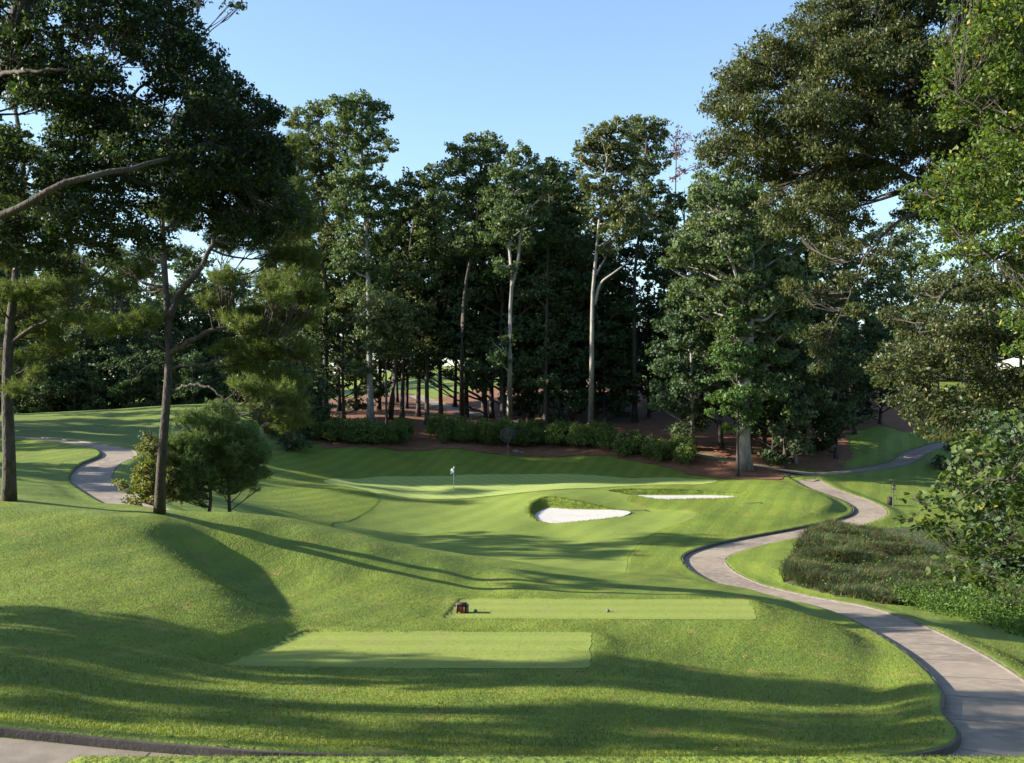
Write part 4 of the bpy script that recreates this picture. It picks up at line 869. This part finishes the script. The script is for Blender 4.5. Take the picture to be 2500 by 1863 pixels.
tree('oak_tree', 'brownish leaved oak hanging low over the bend in the path on the right', 'oak tree', (19.8, 37.5),
     [(19.8, 37.5, -4), V(2370, 850, 37), V(2330, 700, 37), V(2260, 560, 37), V(2240, 450, 37)], .38, .12,
     crown_blobs(vpoly(RMID, YM), YM, r, .8, 2.4, .95, skip=.12) + pad([(1900, 800, 22, 34), (1935, 860, 24, 26)], YM - .5, r, .6), M['lf_oakR'], M['bark_brown'], r, flare=1.3,
     limbs=[([V(2360, 800, 37), V(2200, 640, 36), V(2120, 600, 35.5), V(2040, 640, 35.5), V(1990, 720, 35)], .12, .03),
            ([V(2350, 760, 37), V(2180, 800, 36), V(2080, 770, 35.5), V(2000, 800, 35)], .08, .02)],
     leaf=.15, dens=11, lpc=20, rc=.3, aspect=.5, limb_r=.06, twig=.014, droop=.5, nt_=8)
r = R(43); YN = 21
RNEAR = [(2085, -80), (2060, 60), (2000, 130), (2010, 240), (2080, 300), (2000, 350), (1960, 400), (1990, 450), (2020, 520), (1975, 560), (2040, 590), (2120, 560), (2190, 620), (2195, 740), (2217, 800), (2330, 820), (2330, -80)]
tree('oak_tree', 'bright green leafed tree nearest the camera at the upper right edge', 'oak tree', (12.4, 22.5),
     [(12.4, 22.5, -2), V(2480, 600, 22), V(2400, 420, 22), V(2330, 200, 22), V(2300, 0, 22)], .4, .15,
     crown_blobs(vpoly(RNEAR, YN), YN, r, .5, 1.8, .95, skip=.08), M['lf_near'], M['bark_brown'], r, flare=1.2,
     limbs=[([V(2440, 500, 22), V(2300, 450, 21), V(2217, 500, 21), V(2170, 560, 21), V(2100, 520, 21)], .08, .02),
            ([V(2420, 460, 22), V(2250, 400, 21), V(2100, 430, 20.5), V(2010, 410, 20.5)], .04, .01),
            ([V(2380, 330, 22), V(2240, 300, 21), V(2150, 260, 20.5), V(2070, 200, 20.5)], .05, .012)],
     leaf=.105, dens=22, lpc=15, rc=.2, aspect=.5, limb_r=.035, twig=.007, droop=.5, fold=False, nt_=10)
r = R(44); YB = 13.5
RBR = [(2330, 860), (2190, 890), (2130, 905), (2080, 950), (2060, 1010), (2010, 1055), (1965, 1085), (1955, 1125), (2000, 1165), (2030, 1200), (2030, 1250), (2070, 1290), (2140, 1300), (2200, 1270), (2330, 1290)]
tree('elm_tree', 'nearest low branches with large rounded leaves entering from the lower right edge', 'tree', (8.3, 14.2),
     [(8.3, 14.2, -4), (8.4, 14.1, -2), (8.3, 14, 0), (8.2, 14, 2), (8.3, 14, 4)], .14, .05,
     crown_blobs(vpoly(RBR, YB), YB, r, .26, .9, .95, skip=.2) + pad([(1985, 1080, 26, 5), (1965, 1130, 18, 5), (2010, 1150, 20, 5), (2040, 1100, 26, 10), (2110, 935, 24, 10)], YB, r, .15), M['lf_branch'], M['bark_brown'], r, flare=1.2,
     limbs=[([(8.35, 14.1, -1.2), V(2217, 1190, 13.6), V(2170, 1205, 13.5), V(2100, 1210, 13.4)], .03, .008),
            ([(8.35, 14.1, -.6), V(2250, 1030, 13.6), V(2150, 1040, 13.5), V(2060, 1090, 13.4), V(1975, 1078, 13.4)], .025, .006),
            ([(8.3, 14.1, -.3), V(2250, 960, 13.6), V(2180, 930, 13.5), V(2100, 935, 13.4)], .02, .005)],
     leaf=.115, dens=26, lpc=6, rc=.13, aspect=.62, limb_r=.014, twig=.004, droop=.3, up=1.1, fold=True, nt_=12)
# more right side fill: shrubs by the bend
wood([(2130, 92, 4, 860), (2180, 84, 4, 830), (2240, 78, 4, 820), (2070, 118, 4, 850), (2200, 66, 4, 930)], 'leafy thicket tree at the right edge behind the low branches', 'thicket at the right edge')

# ---- shrubs
def shrub(label, outline, Y, seed, hgt, group=None, leaf=.22, mat='lf_shrub', name='shrub_bed', cat='shrubs'):
    """one clipped mass of evergreen shrub following a ground line"""
    r = R(seed); ml, mt = MB(), MB(); L = np.array(outline)
    base = L.mean(0); bz = float(H0(np.array([base[0]]), np.array([base[1]]))[0])
    c = spline(np.column_stack([L, np.zeros(len(L))]), max(4, int(np.linalg.norm(L[-1] - L[0]) / .8)))
    for p in c:
        for k in range(4):
            x = p[0] + r.normal(0, .35); y = p[1] + r.uniform(-1.2, 2.4); z = float(H0(np.array([x]), np.array([y]))[0])
            hh = hgt * r.uniform(.75, 1.1); rad = (r.uniform(.7, 1.0), r.uniform(.7, 1.0), hh * .55)
            cl = blob_clusters(r, (x, y, z + hh * .45), rad, 7)
            tube(mt, [(x, y, z - .1), (x + r.normal(0, .1), y, z + hh * .3), (x + r.normal(0, .2), y, z + hh * .6)], [.04, .03, .015], 5, False)
            cc = np.repeat(cl, 16, 0); pos = cc + rnd_unit(r, len(cc)) * (r.uniform(0, 1, (len(cc), 1)) ** .45) * .3
            leaf_cards(ml, pos, leaf, r, .5, 0, .7)
    e = empty(name, (base[0], base[1], bz), label, cat, group)
    off = (base[0], base[1], bz)
    mt.build('stems', M['bark_brown'], e, False, off); ml.build('foliage', M[mat], e, False, off)
def gl(l, y0=80): return [G(a * S, b * S, y0) for a, b in l]
shrub('long low evergreen shrub bed left of the gap, below the tall slim trunk', gl([(690, 955), (760, 960), (830, 962), (880, 963)]), 0, 51, 2.6, 'evergreen shrub beds')
shrub('longest evergreen shrub bed, running behind the round fan', gl([(935, 955), (1000, 960), (1090, 965), (1180, 968), (1260, 970), (1320, 975)]), 0, 52, 2.8, 'evergreen shrub beds')
shrub('separate rounded shrub at the left of the three at the right end of the bed', gl([(1345, 985), (1375, 990)]), 0, 53, 2.1, 'evergreen shrub beds', cat='shrub', name='shrub')
shrub('middle one of the three rounded shrubs at the right end of the bed', gl([(1410, 994), (1430, 997)]), 0, 54, 1.9, 'evergreen shrub beds', cat='shrub', name='shrub')
shrub('rounded shrub at the right end of the bed, nearest the big oak', gl([(1465, 1000), (1495, 1004)]), 0, 55, 2.2, 'evergreen shrub beds', cat='shrub', name='shrub')
shrub('dark shrub under the pine boughs left of the evergreen bed', gl([(600, 945), (650, 955)]), 0, 56, 1.8, None, cat='shrub', name='shrub', mat='lf_dark')

# ---- tall grasses and weeds in the hollow on the right
def blades(mb, x, y, z, L, wid, lean, r):
    n = len(x); a = r.uniform(0, 6.283, n); dx = np.cos(a); dy = np.sin(a); ln = lean * r.uniform(.3, 1.3, n); L = L * r.uniform(.6, 1.2, n)
    o = np.stack([x, y, z], -1); d = np.stack([dx, dy, 0 * dx], -1); s = np.stack([-dy, dx, 0 * dx], -1) * wid
    mid = o + d * (ln * L * .35)[:, None] + np.array([0, 0, 1]) * (L * .62)[:, None]
    tip = o + d * (ln * L)[:, None] + np.array([0, 0, 1]) * (L * (1 - .35 * ln))[:, None]
    v = np.stack([o - s, o + s, mid + s * .8, mid - s * .8, tip], 1).reshape(-1, 3); i = np.arange(n)[:, None] * 5
    mb.add(v, i + np.array([[0, 1, 2, 3]]), i + np.array([[3, 2, 4]]))
r = R(61)
def scatter(poly, n, r):
    poly = np.array(poly)[:, :2]; x0, y0 = poly.min(0); x1, y1 = poly.max(0)
    x = r.uniform(x0, x1, n * 3); y = r.uniform(y0, y1, n * 3); m = poly_sd(poly, x, y) > .05
    return x[m][:n], y[m][:n]
tx, ty = scatter(BRP, 6500, r); keep = tx < 27; tx, ty = tx[keep], ty[keep]
tz = H0(tx, ty); hs = .25 + .9 * (vnoise(tx * .5, ty * .5) + .5) * (.7 + .6 * (vnoise(tx * 1.7 + 3, ty * 1.7) + .5))
k = 24; mb = MB(); X_ = np.repeat(tx, k) + r.normal(0, .13, len(tx) * k); Y_ = np.repeat(ty, k) + r.normal(0, .13, len(tx) * k)
blades(mb, X_, Y_, np.repeat(tz, k) - .03, np.repeat(hs, k), .016, 1.2, r)
tag(mb.build('tall_grass', M['brush']), 'dark tall ornamental grass filling the hollow inside the path bend', 'tall grass', kind='stuff')
wx, wy = scatter(gpoly([(2180, 1475), (2160, 1445), (2330, 1430), (2600, 1400), (2650, 1560), (2500, 1560), (2350, 1515)], 35), 900, r)
mb = MB(); c = np.stack([np.repeat(wx, 26), np.repeat(wy, 26), np.repeat(H0(wx, wy), 26)], -1) + np.abs(r.normal(0, 1, (len(wx) * 26, 3))) * np.array([0, 0, .35]) + r.normal(0, .22, (len(wx) * 26, 3)) * np.array([1, 1, 0])
leaf_cards(mb, c, .15, r, .6, 0, .8)
tag(mb.build('weeds', M['weed']), 'bright green broadleaf weeds under the low branches on the right', 'weeds', kind='stuff')
wx, wy = scatter(BRP, 420, r); mb = MB(); c = np.stack([np.repeat(wx, 14), np.repeat(wy, 14), np.repeat(H0(wx, wy), 14)], -1) + np.abs(r.normal(0, 1, (len(wx) * 14, 3))) * np.array([0, 0, .4]) + r.normal(0, .25, (len(wx) * 14, 3)) * np.array([1, 1, 0])
leaf_cards(mb, c, .14, r, .6, 0, .8)
tag(mb.build('weeds', M['weed']), 'yellowish weeds scattered among the tall grass in the hollow', 'weeds', kind='stuff')

# turf blades along the lip of the near tee
r = R(62); n = 60000
bx = r.uniform(-3.0, 6.0, n); by = r.uniform(4.2, 5.75, n); bz = H(bx, by)
inside = (bx > -1.15) & (by < 5.02)
L_ = np.where(inside, .004, .012); mb = MB(); blades(mb, bx, by, bz - .003, L_, .0011, .6, r)
tag(mb.build('turf_blades', M['blade']), 'short turf blades along the front edge of the near tee', 'grass', kind='stuff')
# longer blades on the banks so the rough reads as turf
n = 150000
q = r.uniform(0, 1, n) ** 1.6; by = 17 + q * 26; bx = r.uniform(-.5, .5, n) * (by + 2)
sd_ = np.maximum(poly_sd(TEE1, bx, by), poly_sd(TEE2, bx, by)); dpm = np.full(n, 9.0)
for nm, c, w in PATHS[:1] + PATHS[3:]:
    for p in c[::3]: dpm = np.minimum(dpm, np.hypot(bx - p[0], by - p[1]) - w / 2)
m = (sd_ < -.08) & (dpm > .32); bx, by = bx[m], by[m]
mb = MB(); blades(mb, bx, by, H(bx, by) - .01, .075, .007, .8, r)
tag(mb.build('rough_blades', M['blade']), 'longer rough grass on the banks around the tees', 'grass', kind='stuff')
# longer grass on the faces of the bunkers
n = 90000; bx = r.uniform(.8, 21.2, n); by = r.uniform(84, 98.8, n); k1 = np.zeros(n, bool)
for B_, fl_ in ((B1, floor1), (B2, floor2)):
    s_ = poly_sd(B_, bx, by); k1 |= (s_ > -.1) & (s_ < 2.6) & (H(bx, by) > fl_(bx, by) + .07)
bx, by = bx[k1], by[k1]; mb = MB(); blades(mb, bx, by, H(bx, by) - .02, .10, .014, .7, r)
tag(mb.build('bunker_fringe', M['blade']), 'long rough grass on the steep faces of the two bunkers', 'grass', kind='stuff')
# fallen leaves
fx = np.concatenate([r.uniform(-6, 13, 900), r.uniform(8, 15, 60)]); fy = np.concatenate([r.uniform(18, 42, 900), r.uniform(21, 34, 60)])
ok = (np.abs(fx) < fy * .47); fx, fy = fx[ok], fy[ok]
mb = MB(); leaf_cards(mb, np.stack([fx, fy, H(fx, fy) + .035], -1), .085, r, .6, 0, 6.0)
c0 = PATHS[0][1]; n_ = 70; idx = r.integers(30, 75, n_); o_ = r.uniform(-1.1, 1.1, n_)
t2 = unit(np.gradient(c0[:, :2], axis=0)); nn = np.stack([t2[:, 1], -t2[:, 0]], -1)
pp = np.column_stack([c0[idx, :2] + nn[idx] * o_[:, None], c0[idx, 2] + .02]); leaf_cards(mb, pp, .08, r, .6, 0, 7.0)
tag(mb.build('fallen_leaves', M['fallen']), 'dry brown and yellow leaves fallen on the grass and the path', 'fallen leaves', kind='stuff')
# ------------------------------------------------------------------ things on the course
def gz(x, y): return float(H(np.array([float(x)]), np.array([float(y)]))[0])
def disc(mb, c, r0, n=24, nrm=(0, 0, 1)):
    nrm = np.array(nrm, float); nrm /= np.linalg.norm(nrm); a = np.cross(nrm, [0, 0, 1.0] if abs(nrm[2]) < .9 else [1.0, 0, 0]); a /= np.linalg.norm(a); b = np.cross(nrm, a)
    th = np.arange(n) / n * 6.28318; v = np.array(c) + r0 * (np.cos(th)[:, None] * a + np.sin(th)[:, None] * b)
    mb.add(np.concatenate([v, [c]]), None, [[i, (i + 1) % n, n] for i in range(n)])
def lathe(mb, prof, n=20, c=(0, 0, 0)):
    prof = np.array(prof, float); th = np.arange(n) / n * 2 * np.pi
    v = np.stack([prof[:, 0][:, None] * np.cos(th), prof[:, 0][:, None] * np.sin(th), np.repeat(prof[:, 1][:, None], n, 1)], -1).reshape(-1, 3) + np.array(c)
    m = len(prof); i = np.arange(m - 1)[:, None] * n; j = np.arange(n)[None]; k = (j + 1) % n
    mb.add(v, np.stack([i + j, i + k, i + n + k, i + n + j], -1).reshape(-1, 4))

# flagstick
fx_, fy_ = -5.30, 99.6; z = gz(fx_, fy_) + .03
e = empty('flagstick', (fx_, fy_, z), 'white flagstick with a limp white flag standing in the hole on the green', 'flagstick')
mb = MB(); tube(mb, [(0, 0, -.1), (.01, 0, 1.0), (.035, 0, 2.2)], [.022, .02, .016], 8); mb.build('pole', M['pole'], e, True)
mb = MB(); th = np.linspace(0, 1, 9); rows = []
for t in np.linspace(0, 1, 9):   # hanging folds, fixed at the pole
    x = .03 - .30 * t; z0 = 2.18 - .28 * t; z1 = 1.72 - .42 * t + .16 * t * t
    s = np.linspace(0, 1, 7); rows.append(np.column_stack([x + .03 * np.sin(s * 9 + t * 4) , .05 * np.sin(t * 9 + s * 3), z0 + (z1 - z0) * s]))
v = np.concatenate(rows); v2 = v + np.array([0, .006, 0]); q = [[a * 7 + b, a * 7 + b + 1, (a + 1) * 7 + b + 1, (a + 1) * 7 + b] for a in range(8) for b in range(6)]
mb.add(v, q); mb.add(v2, [k[::-1] for k in q]); mb.build('flag', M['white'], e, True)
mb = MB(); lathe(mb, [(.0, .004), (.054, .004), (.06, .0), (.06, -.06)]); mb.build('cup', M['white'], e, True)

# wooden box and markers on the upper tee
bx_, by_ = (1126 - CX) * 38.75 / F, 38.75; z = gz(bx_, by_) + .015
e = empty('tee_box_caddy', (bx_, by_, z), 'small brown wooden box with an overhanging lid at the left end of the upper tee', 'box'); e.rotation_euler = (0, 0, math.radians(-6))
mb = MB(); box(mb, (0, 0, .15), (.30, .28, .30)); mb.build('body', M['wood'], e)
mb = MB()
for x in (-.135, .135):
    for y in (-.145, .145): box(mb, (x, y, .15), (.04, .016, .302))
for zz_ in (.025, .275): 
    for y in (-.1435, .1435): box(mb, (0, y, zz_), (.226, .012, .04))
mb.build('trim', M['wood'], e)
mb = MB(); box(mb, (0, 0, .317), (.38, .36, .03)); box(mb, (0, 0, .336), (.33, .31, .008)); mb.build('lid', M['wood_dark'], e)
mb = MB(); tube(mb, [(0, 0, .338), (0, 0, .36), (0, 0, .375)], [.008, .008, .014], 8); mb.build('knob', M['black'], e)
mb = MB(); box(mb, (.21, .01, .145), (.09, .20, .29)); me_ = mb.build('side_bin', M['marker'], e)
def marker(px, py, lab):
    x = (px - CX) * 38.9 / F; y = 38.9; z = gz(x, y) + .012
    e = empty('tee_marker', (x, y, z), lab, 'tee marker', 'tee markers')
    mb = MB(); th = np.linspace(-.35, 1.5708, 12); prof = [(0.066 * math.cos(t), .035 + .066 * math.sin(t)) for t in th]; prof[-1] = (0.001, prof[-1][1]); lathe(mb, prof, 20); mb.build('dome', M['marker'], e, True)
    mb = MB(); lathe(mb, [(.0, .012), (.07, .012), (.074, .004), (.074, -.01)]); mb.build('base', M['black'], e, True)
marker(1161, 1495, 'small dark domed tee marker just right of the wooden box'); marker(1484, 1494, 'small dark domed tee marker alone in the middle of the upper tee')

# turf fan behind the green
fx_, fy_ = G(1240, 1108, 104); z = gz(fx_, fy_)
e = empty('turf_fan', (fx_, fy_, z), 'round dark green turf fan on a post in front of the long shrub bed', 'fan')
dr = np.array([-.42, -.90, -.05]); dr /= np.linalg.norm(dr); cz = 2.02; c0_ = np.array([0, 0, cz])
def drum(mb, prof, n=32):
    a = np.cross(dr, [0, 0, 1.0]); a /= np.linalg.norm(a); b = np.cross(a, dr); th = np.arange(n) / n * 2 * np.pi
    ring = [c0_ + dr * t + rr * (np.cos(th)[:, None] * a + np.sin(th)[:, None] * b) for rr, t in prof]
    m = len(prof); i = np.arange(m - 1)[:, None] * n; j = np.arange(n)[None]; k = (j + 1) % n
    mb.add(np.concatenate(ring), np.stack([i + j, i + k, i + n + k, i + n + j], -1).reshape(-1, 4)); return a, b
mb = MB(); a_, b_ = drum(mb, [(.65, .45), (.71, .47), (.73, .44), (.71, .38), (.71, -.38), (.74, -.44), (.69, -.47), (.65, -.45), (.65, .45)]); mb.build('housing', M['fan_green'], e, True)
mb = MB()
for rr in np.linspace(.08, .66, 12):
    th = np.linspace(0, 6.2832, 33); tube(mb, [c0_ + dr * .46 + rr * (math.cos(t) * a_ + math.sin(t) * b_) for t in th], [.008] * 33, 4, False)
for t in np.arange(12) * .5236: tube(mb, [c0_ + dr * .47, c0_ + dr * .465 + 0.67 * (math.cos(t) * a_ + math.sin(t) * b_)], [.01, .01], 4)
mb.build('grille', M['fan_grille'], e)
mb = MB()
for t in np.arange(5) * 1.2566:
    d_ = math.cos(t) * a_ + math.sin(t) * b_; s_ = -math.sin(t) * a_ + math.cos(t) * b_
    v = [c0_ + dr * .12 + d_ * .08 - s_ * .06, c0_ + dr * .20 + d_ * .08 + s_ * .06, c0_ + dr * .22 + d_ * .53 + s_ * .13, c0_ + dr * .08 + d_ * .53 - s_ * .13]
    v += [k - dr * .015 for k in v]; mb.add(v, [[0, 1, 2, 3], [7, 6, 5, 4], [0, 4, 5, 1], [1, 5, 6, 2], [2, 6, 7, 3], [3, 7, 4, 0]])
mb.build('blades', M['fan_grille'], e)
mb = MB(); tube(mb, [c0_ - dr * .35, c0_ - dr * .3, c0_ + dr * .18, c0_ + dr * .24], [.1, .15, .15, .08], 16); mb.build('motor', M['fan_green'], e, True)
mb = MB(); tube(mb, [(0, 0, -.3), (0, 0, cz - .62)], [.06, .06], 12); mb.build('post', M['fan_grille'], e, True)
mb = MB(); tube(mb, [(0, 0, cz - .8), (.5, .3, 0.0)], [.03, .03], 8); tube(mb, [(0, 0, cz - .8), (.25, .5, 0)], [.025, .025], 8); tube(mb, [(-.22, 0, cz - .75), (-.3, 0, cz - .5)], [.03, .03], 6); tube(mb, [(.22, 0, cz - .75), (.3, 0, cz - .5)], [.03, .03], 6); tube(mb, [(-.24, 0, cz - .74), (.24, 0, cz - .74)], [.035, .035], 6); mb.build('brace', M['fan_grille'], e)
r = R(71)
e2 = empty('irrigation_stake', (fx_ + .05, fy_ - 1.6, gz(fx_ + .05, fy_ - 1.6)), 'thin pale stake in the grass in front of the turf fan', 'stake')
mb = MB(); tube(mb, [(0, 0, -.1), (0, 0, .75)], [.03, .03], 8); mb.build('shaft', M['marker'], e2)
mb = MB(); tube(mb, [(0, 0, .75), (0, 0, .79), (0, 0, .82)], [.045, .05, .03], 8); mb.build('cap', M['marker'], e2)
rk = fx_ + 1.0
for k, (dx, dy, s_) in enumerate([(.9, .8, .32), (1.5, .6, .22)]):
    mb = MB(); n = 10; th = np.arange(n) / n * 6.2832; rows = []
    for ph in np.linspace(-1.4, 1.4, 7): rows.append(np.column_stack([s_ * np.cos(ph) * np.cos(th) * 1.3, s_ * np.cos(ph) * np.sin(th), np.full(n, s_ * .7 * math.sin(ph))]) * r.uniform(.85, 1.12, (n, 1)))
    v = np.concatenate(rows); q = [[a * n + b, a * n + (b + 1) % n, (a + 1) * n + (b + 1) % n, (a + 1) * n + b] for a in range(6) for b in range(n)]
    mb.add(v, q); o = mb.build('boulder', M['rock'], None, True); o.location = (fx_ + dx, fy_ + dy, gz(fx_ + dx, fy_ + dy) + s_ * .3)
    tag(o, ['larger grey boulder at the foot of the turf fan', 'smaller grey boulder right of the turf fan'][k], 'boulder')

# bin, ball washer post by the path
by_ = 95.2; bx_ = (2172 - CX) * by_ / F; z = gz(bx_, by_)
e = empty('litter_bin', (bx_, by_, z), 'dark cylindrical litter bin beside the path next to the signpost', 'bin')
mb = MB(); lathe(mb, [(0, -.05), (.185, -.05), (.19, 0), (.19, .68)], 24); mb.build('drum', M['black'], e, True)
mb = MB(); lathe(mb, [(.20, .66), (.205, .69), (.20, .72), (.15, .73), (.15, .70)], 24); mb.build('rim', M['black'], e, True)
mb = MB()
for t in np.arange(16) / 16 * 6.2832: box(mb, (.197 * math.cos(t), .197 * math.sin(t), .34), (.02, .04, .6), t)
mb.build('slats', M['wood_dark'], e)
bx_ = (2181 - CX) * 94.6 / F; by_ = 94.6; z = gz(bx_, by_)
e = empty('signpost', (bx_, by_, z), 'dark green post topped by a square lantern shaped ball washer beside the bin', 'post')
mb = MB(); tube(mb, [(0, 0, -.2), (0, 0, .04), (0, 0, .06), (0, 0, 1.45)], [.06, .06, .042, .04], 10); mb.build('post', M['fan_green'], e, True)
mb = MB(); box(mb, (0, 0, 1.465), (.32, .32, .03)); box(mb, (0, 0, 1.81), (.34, .34, .03))
for x in (-.13, .13):
    for y in (-.13, .13): box(mb, (x, y, 1.64), (.03, .03, .31))
mb.build('frame', M['wood_dark'], e)
mb = MB(); tube(mb, [(0, 0, 1.48), (0, 0, 1.55), (0, 0, 1.7), (0, 0, 1.79)], [.07, .1, .1, .07], 14); mb.build('washer', M['marker'], e, True)
mb = MB(); lathe(mb, [(.17, 1.826), (.05, 1.9), (.025, 1.93), (.035, 1.97), (.001, 2.03)], 12); mb.build('finial', M['black'], e, True)
mb = MB(); tube(mb, [(0, 0, .95), (.18, -.02, .95), (.26, -.02, .94), (.26, -.02, .72)], [.014, .014, .014, .012], 6); mb.build('towel_arm', M['black'], e)
mb = MB(); box(mb, (.26, -.02, .66), (.05, .03, .16)); mb.build('scoop', M['black'], e)

def rake(px, py, rz, lab):
    x, y = G(px, py, 60); z = gz(x, y) + .04
    e = empty('bunker_rake', (x, y, z), lab, 'rake', 'bunker rakes'); e.rotation_euler = (0, math.radians(-2), rz)
    mb = MB(); tube(mb, [(-.8, 0, .03), (.75, 0, .06)], [.018, .018], 8); mb.build('handle', M['black'], e)
    mb = MB(); box(mb, (.78, 0, .06), (.05, .6, .05))
    for k in range(9): tube(mb, [(.78, -.27 + k * .0675, .05), (.80, -.27 + k * .0675, -.03)], [.01, .006], 5)
    mb.build('head', M['black'], e)
rake(1553, 1247, .1, 'dark rake lying on the grass right of the front bunker'); rake(1834, 1231, -.15, 'dark rake lying on the grass right of the back bunker')

# yardage post on the distant lawn
yx, yy = G(1072, 955, 165, 240); e = empty('marker_post', (yx, yy, float(H0(np.array([yx]), np.array([yy]))[0])), 'small dark post on the sunlit lawn seen through the trees', 'post')
mb = MB(); tube(mb, [(0, 0, -.1), (0, 0, .9)], [.07, .06], 8); mb.build('shaft', M['black'], e); mb = MB(); tube(mb, [(0, 0, .9), (0, 0, 1.0), (0, 0, 1.06)], [.1, .1, .05], 8); mb.build('cap', M['black'], e)

# clubhouse seen through the leaves
def house(x, y, w_, d_, h_, lab):
    z = float(H0(np.array([x]), np.array([y]))[0]) - .3
    e = empty('clubhouse', (x, y, z), lab, 'building')
    mb = MB(); box(mb, (0, 0, h_ / 2), (w_, d_, h_)); mb.build('wall', M['wall'], e)
    mb = MB(); a, b = w_ / 2 + .5, d_ / 2 + .5; rh = h_ * .55
    mb.add([(-a, -b, h_ + .01), (a, -b, h_ + .01), (a, b, h_ + .01), (-a, b, h_ + .01), (-a * .6, 0, h_ + rh), (a * .6, 0, h_ + rh)], [[0, 1, 5, 4], [2, 3, 4, 5], [0, 3, 2, 1]], [[1, 2, 5], [3, 0, 4]])
    ro = mb.build('roof', M['roof'], e); mb = MB(); box(mb, (w_ * .2, 1, h_ + rh), (.9, .9, 1.6)); mb.build('chimney', M['rock'], ro)
    n = int(w_ // 2.2)
    for f in range(int(h_ // 2.8)):
        for k in range(n):
            xx = -w_ / 2 + (k + .5) * w_ / n; zz_ = 1.6 + f * 2.9
            mb = MB(); 
            for sx in (-.55, .55): box(mb, (xx + sx, -d_ / 2 - .03, zz_), (.1, .1, 1.5))
            for sz in (-.75, .75): box(mb, (xx, -d_ / 2 - .03, zz_ + sz), (1.2, .12, .1))
            wn = mb.build('window', M['white'], e)
            mb = MB(); box(mb, (xx, -d_ / 2 - .012, zz_), (1.0, .04, 1.4)); mb.build('pane', M['glass'], wn)
    # porch
    mb = MB(); box(mb, (0, -d_ / 2 - 1.6, 2.75), (w_ * .9, 3.0, .25)); mb.build('porch_roof', M['white'], e)
    for k in range(6):
        mb = MB(); tube(mb, [(-w_ * .43 + k * w_ * .172, -d_ / 2 - 2.9, 0), (-w_ * .43 + k * w_ * .172, -d_ / 2 - 2.9, 2.62)], [.14, .12], 10); mb.build('column', M['white'], e, True)
house(66, 186, 20, 9, 6.2, 'white clubhouse with a porch glimpsed through the leaves on the right')
# ------------------------------------------------------------------ light and camera
SUN_EL, SUN_AZ = math.radians(21.5), math.radians(-91.5)   # azimuth clockwise from +Y
w = bpy.data.worlds.new('World'); bpy.context.scene.world = w; w.use_nodes = True
nt = w.node_tree; bg = nt.nodes['Background']
sky = nt.nodes.new('ShaderNodeTexSky'); sky.sky_type = 'NISHITA'; sky.sun_disc = False
sky.sun_elevation = SUN_EL; sky.sun_rotation = SUN_AZ; sky.air_density = 1.0; sky.dust_density = 0.6; sky.ozone_density = 2.2
nt.links.new(sky.outputs[0], bg.inputs[0]); bg.inputs[1].default_value = 0.097
sd = bpy.data.lights.new('sun', 'SUN'); sd.energy = 5.0; sd.angle = math.radians(0.53); sd.color = (1.0, 0.92, 0.79)
so = bpy.data.objects.new('sun', sd); col.objects.link(so)
dvec = Vector((math.cos(SUN_EL) * math.sin(SUN_AZ), math.cos(SUN_EL) * math.cos(SUN_AZ), math.sin(SUN_EL)))
so.rotation_euler = dvec.to_track_quat('Z', 'Y').to_euler(); so.location = (-60, 0, 40)
cd = bpy.data.cameras.new('camera'); cam = bpy.data.objects.new('camera', cd); col.objects.link(cam)
cam.location = (0, 0, 0); cam.rotation_euler = (math.pi / 2, 0, 0)
cd.sensor_width = 36; cd.lens = 36 * F / 2500; cd.shift_y = (HY - 931.5) / 2500; cd.clip_start = 0.1; cd.clip_end = 3000
sc = bpy.context.scene; sc.camera = cam
sc.view_settings.view_transform = 'Standard'; sc.view_settings.look = 'None'; sc.view_settings.exposure = 1.62; sc.view_settings.gamma = 1
sc.cycles.max_bounces = 5; sc.cycles.diffuse_bounces = 3; sc.cycles.transmission_bounces = 3; sc.cycles.caustics_reflective = False; sc.cycles.caustics_refractive = False
